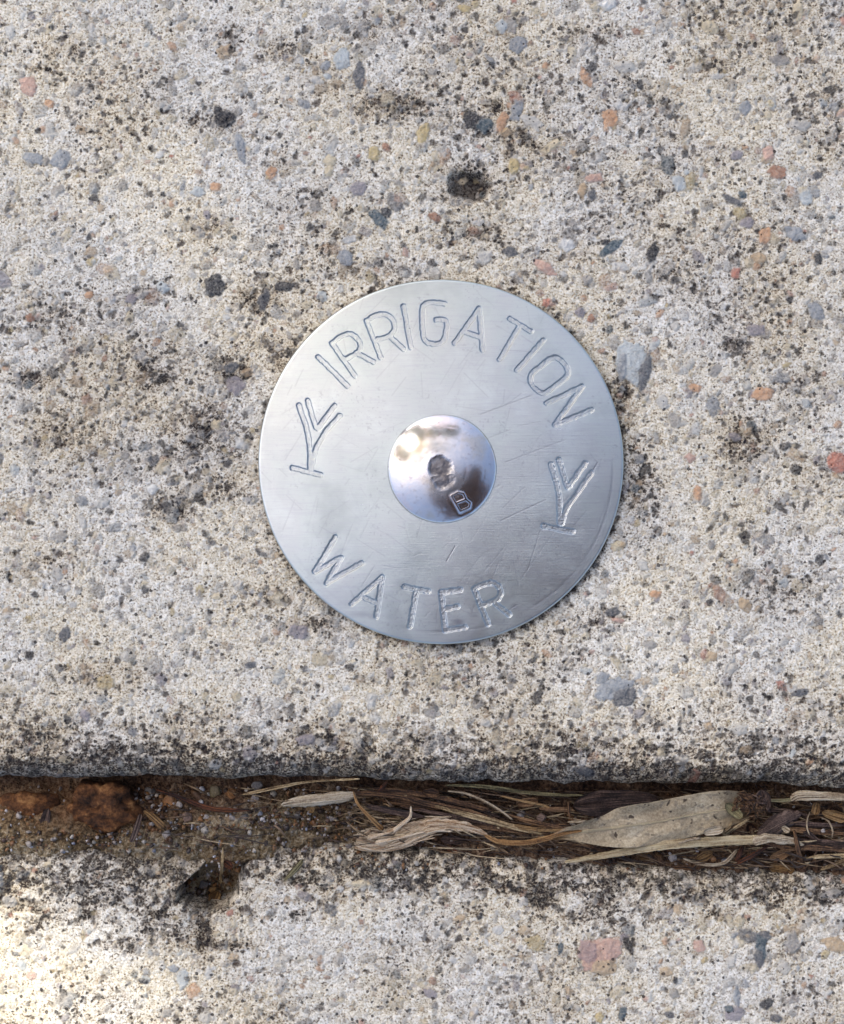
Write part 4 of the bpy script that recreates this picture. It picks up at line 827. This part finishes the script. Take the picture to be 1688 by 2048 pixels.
# crumpled sheets: flakes, bark leaf
def flake(name, label, cat, group, mat, cx, cy, rx, ry, ang, lift, curl=0.5, sd=1, n=13, over=False):
    V = []; U = []; ca, sa = math.cos(math.radians(ang)), math.sin(math.radians(ang))
    z0 = (max(float(bed(cx, cy)), float(leaf_z(cx, cy)[0])) if over else float(bed(cx, cy))) + lift * 1e-3
    for i in range(n):
        for j in range(n):
            u = i / (n - 1) * 2 - 1; v = j / (n - 1) * 2 - 1
            half = math.sqrt(max(0.0, 1 - abs(u) ** 2.2)); half = max(half, 0.05)
            e = 1 + 0.3 * (vnoise(np.array([u * 2.5 + sd]), np.array([sd * 1.7 + (v > 0)]), 35)[0] - 0.5)
            X = u * rx; Y = v * half * ry * e
            w = vnoise(np.array([u * 2.2 + sd * 3]), np.array([v * 2.2 + sd]), 37)[0] - 0.5
            z = z0 + PX * (curl * ry * (v * v * 0.55 + 0.5 * u * u - 0.3) + 0.55 * w * min(rx, ry))
            V.append((wx(cx + X * ca - Y * sa, z), wy(cy + X * sa + Y * ca, z), z)); U.append((u * rx * .05, v * ry * .05))
    V = np.array(V); U = np.array(U); m = len(V); V2 = V.copy(); V2[:, 2] -= 0.00015
    Q = grid_quads(n, n)
    rim = np.concatenate([np.arange(n), np.arange(1, n) * n + n - 1, np.arange(n - 2, -1, -1) + (n - 1) * n, np.arange(n - 2, 0, -1) * n]); r1 = np.roll(rim, -1)
    o0 = V.mean(0)
    me = mesh_np(name, np.concatenate([V, V2]) - o0, np.concatenate([Q[:, ::-1], Q + m, np.stack([rim, r1, r1 + m, rim + m], -1)]))
    attr(me, 'strand', np.concatenate([U, U])); o = link(name, me, mat); o.location = o0
    return tag(o, label, cat, group)
flake('bark_scrap', 'large wrinkled mauve bark scrap tucked between slab and leaf', 'bark', None, M_MAUVE, 1232, 1606, 86, 27, -4, 2.4, 0.35, 5, 31)
F = lambda label, mat, *a, **k: flake('leaf_flake', label, 'leaf flake', G3, mat, *a, **k)
F('small pointed leaf flake on soil left of the rusty clod', M_MAUVE, 90, 1641, 25, 10, 105, 0.6, 0.5, 2)
F('tan leaf flake at the foot of the chipped kerb corner', M_TAN, 429, 1799, 19, 12, 115, 1.3, 0.5, 3)
F('tiny orange flake just above the tan flake in the chipped corner', M_TAN, 425, 1778, 9, 5, -20, 1.2, 0.4, 4)
F('orange-brown flake beside the straw in the chipped corner', M_RED, 456, 1729, 11, 8, 40, 1.2, 0.4, 6)
F('pale petal-like flake lying on the leaf\'s lower margin', M_WHITE, 1427, 1662, 21, 9, -12, 0.4, 0.7, 7, over=True)
F('brown curled flake hanging below the leaf\'s ragged end', M_RED, 1504, 1660, 14, 10, 60, 0.6, 0.6, 8, over=True)
F('tan flake half hidden under the long tapering straw', M_TAN, 1300, 1714, 27, 9, 5, 0.6, 0.5, 9)
F('orange tan flake on the kerb near the lower right straws', M_TAN, 1564, 1738, 26, 11, 6, 0.6, 0.6, 10)
F('dark curled flap at the leaf\'s ragged right end', M_MAUVE, 1528, 1601, 22, 14, 75, 0.5, 0.7, 11, over=True)
F('golden flake under the husk at right', M_TAN, 1632, 1618, 13, 9, 100, 3.0, 0.6, 12)
F('tan chip at the right edge below the husk', M_TAN, 1672, 1632, 28, 11, 14, 2.9, 0.5, 13)
F('brown crumpled flake under the slab left of greenish straw', M_BROWN, 862, 1586, 17, 9, 10, 3.2, 0.7, 14)
F('brown flake at the right end of the dark hollow', M_BROWN, 1055, 1605, 22, 9, -8, 2.8, 0.6, 15)
F('small pink flake below the pale pointed blade', M_TAN, 621, 1617, 10, 8, 70, 1.4, 0.5, 16)
F('brown flake on the kerb under the hooked straw', M_BROWN, 1365, 1738, 26, 8, 3, 0.4, 0.4, 17)
F('tan flake between hooked straw and long straw', M_TAN, 1410, 1712, 18, 9, -25, 1.4, 0.6, 18)
F('bleached flake lying between dark stems at right', M_WHITE, 1572, 1659, 9, 6, 30, 3.4, 0.5, 19)
F('brown flake between tan twig and purple stalk', M_BROWN, 1560, 1712, 22, 9, -20, 1.3, 0.5, 20)
F('dark flake lying under the root stem', M_MAUVE, 905, 1680, 24, 9, 4, 0.6, 0.5, 21)
F('small rusty flake below the root stem on the kerb', M_RED, 905, 1702, 13, 7, 40, 0.2, 0.4, 22)
F('brown moss-coated flake at ragged leaf end', M_BROWN, 1488, 1606, 30, 18, 20, 0.3, 0.5, 23, over=True)
F('olive crumb of leaf upon ragged leaf end', M_GREEN, 1468, 1622, 22, 10, 40, 0.4, 0.6, 24, over=True)

# tuft of brown fibrous matter caught on the leaf's ragged end
def tuft(name, label, cx, cy, r, n, mat, seed):
    rg = np.random.default_rng(seed); Vs = []; Fs = []; Us = []; m = 0
    for k in range(n):
        a = rg.uniform(0, 6.28); d = r * rg.random() ** .7; x, y = cx + d * math.cos(a) * 1.25, cy + d * math.sin(a) * .8; L = rg.uniform(8, 26); b = rg.uniform(0, 6.28); h = max(0.1, 1.0 * (1 - d / r)) * rg.random()
        p = [(x, y, 2, h), (x + L * .5 * math.cos(b) + rg.normal(0, 3), y + L * .5 * math.sin(b) + rg.normal(0, 3), rg.uniform(2, 6), h + rg.uniform(0, .4)), (x + L * math.cos(b), y + L * math.sin(b), 1.5, h)]
        V, Q, cap, U = sweep(p, nseg=6, sd=k, flat=.5, over=True)
        Vs.append(V); Us.append(U + rg.uniform(0, 40)); Fs += [tuple(int(v) + m for v in f) for f in Q] + [tuple(int(v) + m for v in f[:3]) for f in cap]; m += len(V)
    V = np.concatenate(Vs); o0 = V.mean(0); me = mesh_py(name, [tuple(v) for v in V - o0], Fs); attr(me, 'strand', np.concatenate(Us)); o = link(name, me, mat); o.location = o0
    return tag(o, label, 'plant tuft')
tuft('moss_tuft', 'tangled brown moss tuft caught on the leaf\'s ragged right end', 1502, 1610, 30, 80, M_BROWN, 5)
tuft('moss_tuft', 'small dark moss tuft beside the cream husk', 1534, 1600, 24, 60, M_MAUVE, 6)

# pebbles
def blob(name, label, cat, group, mat, px, py, rx, ry, rz, lift, sd, amp=0.22, seg=22, ang=0.0, freq=1.3, facets=9):
    z0 = float(bed(px, py)) + lift * 1e-3
    o0 = np.array((wx(px, z0), wy(py, z0), z0))
    th = np.linspace(0, math.pi, seg); ph = np.linspace(0, 2 * math.pi, seg * 2, endpoint=False)
    A, B = np.meshgrid(th, ph, indexing='ij')
    x, y, z = np.sin(A) * np.cos(B), np.sin(A) * np.sin(B), np.cos(A)
    d = 1 + amp * 2 * ((vnoise(x * freq + sd, y * freq + z * 0.7 + sd, 42) + vnoise(y * freq - sd, z * freq + x * 0.6, 43)) * 0.5 - 0.5) + amp * 0.5 * (vnoise(x * freq * 3 + sd + z, y * freq * 3 - z, 45) - 0.5)
    for j in range(facets):
        fa, fb = sd * 2.1 + j * 2.4, math.sin(sd + j * 1.7); nx, ny, nz = math.cos(fa) * math.sqrt(1 - fb * fb), math.sin(fa) * math.sqrt(1 - fb * fb), fb
        dt = x * nx + y * ny + z * nz; lim = 0.66 + 0.2 * math.sin(sd * 3 + j); d = np.where(dt * d > lim, d * 0.08 + 0.92 * lim / np.maximum(dt, 0.2), d)
    ca, sa = math.cos(ang), math.sin(ang)
    X = x * d * rx * PX; Y = y * d * ry * PX
    V = np.stack([X * ca - Y * sa, X * sa + Y * ca, z * d * rz * PX], -1).reshape(-1, 3)
    me = mesh_np(name, V, grid_quads(seg, seg * 2, True)[:, ::-1])
    o = link(name, me, mat); o.location = o0
    return tag(o, label, cat, group)
blob('soil_clod', 'rusty brown earth clod bulging between slab and kerb', 'clod', None, M_CLOD, 208, 1615, 76, 50, 46, 1.7, 3.3, 0.34, 70, -0.1, 2.6, 0)
blob('soil_clod', 'low brown earth lump at the far left of the joint', 'clod', None, M_CLOD, 52, 1628, 74, 46, 26, -0.7, 8.1, 0.3, 60, 0.1, 2.0, 0)
G4 = 'pebbles between clod and straws'
for k, (lab, m, x, y, rx, ry, lf) in enumerate([
    ('grey pebble touching the clod under the slab edge', 'grey', 300, 1584, 16, 12, 0.4), ('brown and white pebble right of the clod', 'orange', 340, 1601, 20, 13, 0.5), ('white quartz pebble on the brown and white pebble', 'white', 358, 1610, 9, 8, 1.2),
    ('olive pebble left of the bright orange pebble', 'olive', 430, 1582, 16, 16, 0.6), ('bright orange pebble below the slab edge', 'orange', 461, 1591, 17, 14, 0.7), ('bluish pebble left of the olive pebble', 'blue', 403, 1581, 8, 9, 0.8), ('brown rounded pebble below the bluish pebble', 'brown', 396, 1596, 20, 14, 0.4),
    ('grey pebble above the slim tan straw', 'grey', 514, 1570, 13, 10, 1.2), ('pale pebble just under the slim tan straw', 'white', 508, 1597, 13, 10, 1.0), ('pinkish flat pebble below the bark strip', 'pink', 372, 1636, 12, 12, 0.7), ('white pebble nearest the bark strip end', 'white', 465, 1637, 8, 6, 0.9),
    ('small white grain left of the white pebble by bark', 'white', 411, 1634, 7, 6, 0.8), ('pale pebble on the kerb edge below the tan curl', 'white', 333, 1668, 12, 9, 0.5), ('brown pebble just below the pale kerb-edge pebble', 'brown', 337, 1681, 12, 9, 0.4), ('dark grey pebble inside the chipped kerb corner', 'dark', 408, 1768, 12, 12, 0.8),
    ('blue-grey pebble left of the dark one in the chip', 'blue', 378, 1795, 10, 9, 0.4), ('tiny grey pebble above the dark one in the chip', 'grey', 416, 1749, 6, 5, 0.9), ('white pebble under the pale pointed blade', 'white', 663, 1637, 8, 7, 0.8), ('round white pebble with a stem by the long straw', 'white', 1345, 1715, 11, 9, 0.9),
    ('tan pebble below the bright orange pebble', 'pink', 448, 1608, 9, 7, 0.6), ('brown pebble beside the pinkish flat pebble', 'brown', 352, 1630, 8, 7, 0.6), ('grey pebble right of the white pebble by bark', 'grey', 490, 1633, 9, 7, 0.7), ('small blue pebble right of grey pebble by bark', 'blue', 520, 1628, 6, 6, 0.7),
    ('brown pebble below the pale pebble by straw', 'brown', 530, 1617, 10, 8, 0.6), ('white grain resting right of the grey splinter', 'white', 303, 1649, 6, 5, 0.8), ('grey pebble directly below the pointed blade', 'grey', 594, 1632, 8, 7, 0.7), ('pale pebble low in the straw hollow right of the blade', 'white', 700, 1628, 7, 6, 0.8),
    ('pale pebble above the leaf stalk in the hollow', 'white', 1040, 1634, 9, 7, 1.4), ('tan pebble beside that pale hollow pebble', 'pink', 1085, 1635, 11, 9, 1.6), ('white bead at the right below the husk', 'white', 1646, 1662, 5, 5, 3.2)]):
    blob('pebble', lab, 'pebble', G4, PEB[m], x, y, rx, ry, (rx + ry) * 0.42, lf - 0.15, 3.7 * k + 1.1, 0.34, 18, k * 0.9, 1.6)

# uncountable fine stuff: sand grains and chaff
def scatter_grains():
    rng = np.random.default_rng(21); V = []; F = []; C = []; n = 0
    pal = [alb(206, 202, 204), alb(170, 160, 152), alb(120, 84, 52), alb(150, 108, 66), alb(86, 62, 46), alb(190, 182, 170), alb(60, 46, 38), alb(150, 154, 168)]
    zs = [((270, 720), (1575, 1660), 900), ((-600, 300), (1570, 1690), 900), ((700, 2300), (1585, 1740), 1250), ((355, 480), (1710, 1815), 220), ((-100, 700), (1650, 1705), 350)]
    for (xa, xb), (ya, yb), m in zs:
        for _ in range(m):
            x, y = rng.uniform(xa, xb), rng.uniform(ya, yb)
            if xa == 355 and notch(np.array(x), np.array(y)) < 0.5: continue
            r = min(2.0 / (rng.random() * 0.94 + 0.06) ** 0.5, 6.5) * PX; z = float(bed(x, y)) + r * 0.3 + rng.uniform(0, .0006)
            c = np.array((wx(x, z), wy(y, z), z)); th = np.array([0, .8, 1.57, 2.3, 3.14]); ph = np.arange(7) * 0.8976
            A, B = np.meshgrid(th, ph, indexing='ij'); s = rng.uniform(0.55, 1.4, A.shape); s[0] = s[0, 0]; s[-1] = s[-1, 0]
            sc = rng.uniform(0.7, 1.2, 3)
            V.append(c + np.stack([np.sin(A) * np.cos(B) * sc[0], np.sin(A) * np.sin(B) * sc[1], np.cos(A) * sc[2]], -1).reshape(-1, 3) * (s.reshape(-1, 1) * r))
            F.append(grid_quads(5, 7, True) + n); n += 35
            C.append(np.repeat([pal[rng.choice(8, p=[.06, .14, .18, .13, .22, .08, .15, .04])] * rng.uniform(.8, 1.15)], 35, 0))
    me = mesh_np('sand_grains', np.concatenate(V), np.concatenate(F)[:, ::-1], False); attr(me, 'tone', np.concatenate(C))
    nt = NT('sand_grain'); nt.set(Base_Color=nt.at('tone'), Roughness=0.42)
    tag(link('sand_grains', me, nt.m), 'loose sand grains strewn over the soil of the joint', kind='stuff')
def scatter_chaff():
    rng = np.random.default_rng(22); Vs = []; Fs = []; Us = []; n = 0; Cs = []
    pal = [alb(70, 52, 40), alb(110, 84, 60), alb(164, 136, 100), alb(52, 38, 32), alb(140, 114, 90), alb(214, 190, 150)]
    for k in range(1000):
        x = rng.uniform(700, 2150) if rng.random() < (0.97 if k % 2 == 0 else 0.9) else rng.uniform(330, 720); t = rng.uniform(0.08, 0.95)
        y = float(edge_up(np.array(x))) * (1 - t) + t * float(edge_low(np.array(x))); L = rng.uniform(8, 60) if k % 2 else rng.uniform(40, 130); a = rng.normal(0.12, 0.4 if k % 2 else 0.16); w = rng.uniform(1.5, 5) if k % 2 else rng.uniform(1.3, 3.2)
        p = [(x - L * math.cos(a) / 2, y - L * math.sin(a) / 2, w * .4, rng.uniform(.2, 2.0)), (x, y + rng.uniform(-4, 4), w, rng.uniform(.3, 2.9 if not 1040 < x < 1540 else 1.1)), (x + L * math.cos(a) / 2, y + L * math.sin(a) / 2, w * .4, rng.uniform(.2, 2.0))]
        V, Q, cap, U = sweep(p, nseg=6, sd=k, flat=rng.uniform(.3, .8))
        Vs.append(V); Fs.append(np.concatenate([Q, cap]) + n); n += len(V); Cs.append(np.repeat([pal[rng.integers(6)] * rng.uniform(.7, 1.15)], len(V), 0))
    F = np.concatenate(Fs); fs = [tuple(map(int, f)) if f[2] != f[3] else tuple(map(int, f[:3])) for f in F]
    me = mesh_py('chaff', [tuple(v) for v in np.concatenate(Vs)], fs); attr(me, 'tone', np.concatenate(Cs))
    nt = NT('chaff_fibre'); nt.set(Base_Color=nt.mix(nt.rng(nt.noise(nt.coord('Object', 1000.0), 3, 3), .35, .7), nt.at('tone'), nt.mix(0.5, nt.at('tone'), (0.02, 0.015, 0.01))), Roughness=0.7)
    tag(link('chaff', me, nt.m), 'fine broken plant chaff matted among the straws', kind='stuff')
scatter_grains(); scatter_chaff()

# ------------------------------------------------------------------ tree added to shade the paving, shrub added to darken the metal's reflections (both unseen)
def bark_mat():
    n = NT('added_grey_bark'); co = n.coord('Object', (9, 9, 1.6)); v = n.noise(co, 2.2, 5, 0.65)
    n.bump(v, 0.02, 0.8); return n.set(Base_Color=n.ramp(v, [(0.35, (0.05, 0.035, 0.025)), (0.65, (0.2, 0.16, 0.12))]), Roughness=0.9)
def foliage_mat(name, a, b):
    n = NT(name); v = n.noise(n.coord('Object', 1.0), 6.0, 4, 0.6); return n.set(Base_Color=n.ramp(v, [(0.35, a), (0.65, b)]), Roughness=0.55)
M_BARK = bark_mat(); M_FOL = foliage_mat('shade_tree_leaves', (0.035, 0.055, 0.02), (0.10, 0.12, 0.05)); M_FOL2 = foliage_mat('reflection_shrub_leaves', (0.08, 0.045, 0.035), (0.20, 0.12, 0.09))
def limb_mesh(chains, sd):
    V = []; F = []; n = 0
    for ch in chains:
        c = catmull([tuple(p) for p in ch], max(8, len(ch) * 8), 3); ns = 20
        tg = np.gradient(c[:, :3], axis=0); tg /= np.linalg.norm(tg, axis=1)[:, None]
        ref = np.array([1.0, 0.2, 0.1]); a = np.cross(tg, ref); a /= np.linalg.norm(a, axis=1)[:, None]; b = np.cross(tg, a)
        ph = np.linspace(0, 2 * math.pi, ns, endpoint=False)
        for i in range(len(c)):
            r = c[i, 3] * (1 + 0.0 * (vnoise(ph * 1.6 + sd, np.full(ns, c[i, 2] * 5), 47) - 0.5))
            V.append(c[i, :3] + a[i] * (np.cos(ph) * r)[:, None] + b[i] * (np.sin(ph) * r)[:, None])
        F.append(grid_quads(len(c), ns, True) + n); n += len(c) * ns
    return mesh_np('added_trunk', np.concatenate(V), np.concatenate(F))
def crown_mesh(name, lumps, nleaf, ln, wd_, rng, keep=None):
    V = []; F = []; n = 0
    for (cx, cy, cz, r) in lumps:
        for _ in range(nleaf):
            d = rng.normal(size=3); d /= np.linalg.norm(d); c = np.array((cx, cy, cz)) + d * r * rng.random() ** 0.5 * np.array((1, 1, .8))
            if keep is not None and not keep(c): continue
            a = rng.normal(size=3); a /= np.linalg.norm(a); b = np.cross(a, rng.normal(size=3)); b /= np.linalg.norm(b); u = np.cross(a, b); L = ln * rng.uniform(.6, 1.2); w = wd_ * rng.uniform(.7, 1.2)
            V += [c - a * L / 2, c - a * L * .1 + b * w / 2 + u * w * .2, c + a * L / 2, c - a * L * .1 - b * w / 2 + u * w * .2]; F.append((n, n + 1, n + 2)); F.append((n, n + 2, n + 3)); n += 4
    return mesh_np(name, np.array(V), np.array(F))
# trunk edge: its shadow's lower-left border runs along the sun's azimuth through the lower-left of the picture
az = np.array([SUN_DIR.x, SUN_DIR.y]); az /= np.linalg.norm(az); perp = np.array([-az[1], az[0]])
if perp[0] < 0: perp = -perp                                          # towards the upper right
RA, RB, SLIT, D0 = 0.0303, 0.045, 0.0013, 1.10                       # two straight stems, their gap added to let a sun glint reach the nail
g0 = np.array([wx(205), wy(1915)])
ca_ = g0 + az * D0 + perp * RA; cb_ = ca_ + perp * (RA + SLIT + RB)
rng = np.random.default_rng(4)
tree = empty('added_shade_tree', (ca_[0], ca_[1], -0.04)); tag(tree, 'twin-stemmed tree added out of view to shade the paving and let a glint reach the nail', 'tree')  # unseen sun blocker, added to keep most of the view in shade
off = cb_ - ca_
def stem_pts(o, r): return [(o[0], o[1], z, r) for z in (-0.02, 0.3, 0.8, 1.3, 1.8, 2.2)]
tm = limb_mesh([stem_pts((0, 0), RA) + [(-0.05, -0.02, 2.6, RA * .8), (-0.3, -0.2, 3.2, .012)], stem_pts(off, RB) + [(off[0] + .04, off[1] + .05, 2.7, RB * .7), (off[0] + .2, off[1] + .35, 3.4, .014)],
                [(0, 0, 2.2, .02), (-0.4, 0.3, 2.8, .014), (-0.8, 0.6, 3.2, .008)], [(off[0], off[1], 2.3, .03), (off[0] + .4, off[1] + .1, 2.9, .02), (off[0] + .8, off[1] + .3, 3.3, .01)]], 3)
tm.name = 'added_trunk'; link('added_trunk', tm, M_BARK, tree)
lumps = [(-0.8, 0.5, 3.2, .55), (0.3, 0.7, 3.4, .6), (-0.3, -0.2, 3.4, .5), (0.8, 0.3, 3.3, .5), (-0.1, 0.3, 3.7, .6)]
for k in range(9):                                                   # twigs added for brown reflections round the nail's glint, clear of the sunbeam
    p = np.array(SUN_DIR) * (1.7 + 0.06 * k) + (0.30 + 0.02 * k) * math.cos(k * 1.9) * np.array((perp[0], perp[1], 0)) + np.array((0, 0, (0.26 + 0.03 * k) * math.sin(k * 1.9)))
    lumps.append((p[0] - ca_[0], p[1] - ca_[1], p[2], .22))
for a_ in (-68, -30, -8, 12):                                       # low twigs added as dark reflections in the nail's polish
    a_ = math.radians(a_); lumps.append((1.9 * math.sin(a_) * .54 - ca_[0], 1.9 * math.cos(a_) * .54 - ca_[1], 1.9 * .84, .2))
cm = crown_mesh('crown', lumps, 650, .1, .03, rng, lambda c: np.linalg.norm(np.cross(c + np.array((ca_[0], ca_[1], 0)), np.array(SUN_DIR))) > 0.13)
link('crown', cm, M_FOL, tree)
reflection_shrub = empty('reflection_shrub', (0.36, -0.62, -0.04)); tag(reflection_shrub, 'dark red-leaved shrub added out of view to darken the disc and nail reflections', 'reflection_shrub')  # unseen bush, added so its crown reflects dark in disc and nail
sm = limb_mesh([[(0, 0, 0, .022), (-0.02, 0.03, 0.5, .018), (-0.05, 0.2, 1.2, .01)], [(0, 0, 0.5, .014), (0.12, 0.06, 0.8, .01), (0.2, 0.15, 1.1, .006)]], 5); link('added_trunk', sm, M_BARK, reflection_shrub)
link('crown', crown_mesh('crown', [(x - 0.36, y + 0.62, z, r) for x, y, z, r in [(0.57, -0.14, 1.2, .22), (0.42, -0.40, 1.2, .3), (0.21, -0.30, 1.28, .2), (0.07, -0.50, 1.2, .2), (0.13, -0.21, 1.36, .15), (0.28, -0.55, 1.0, .28), (0.62, -0.45, 1.0, .3)]], 1500, .06, .026, rng), M_FOL2, reflection_shrub)
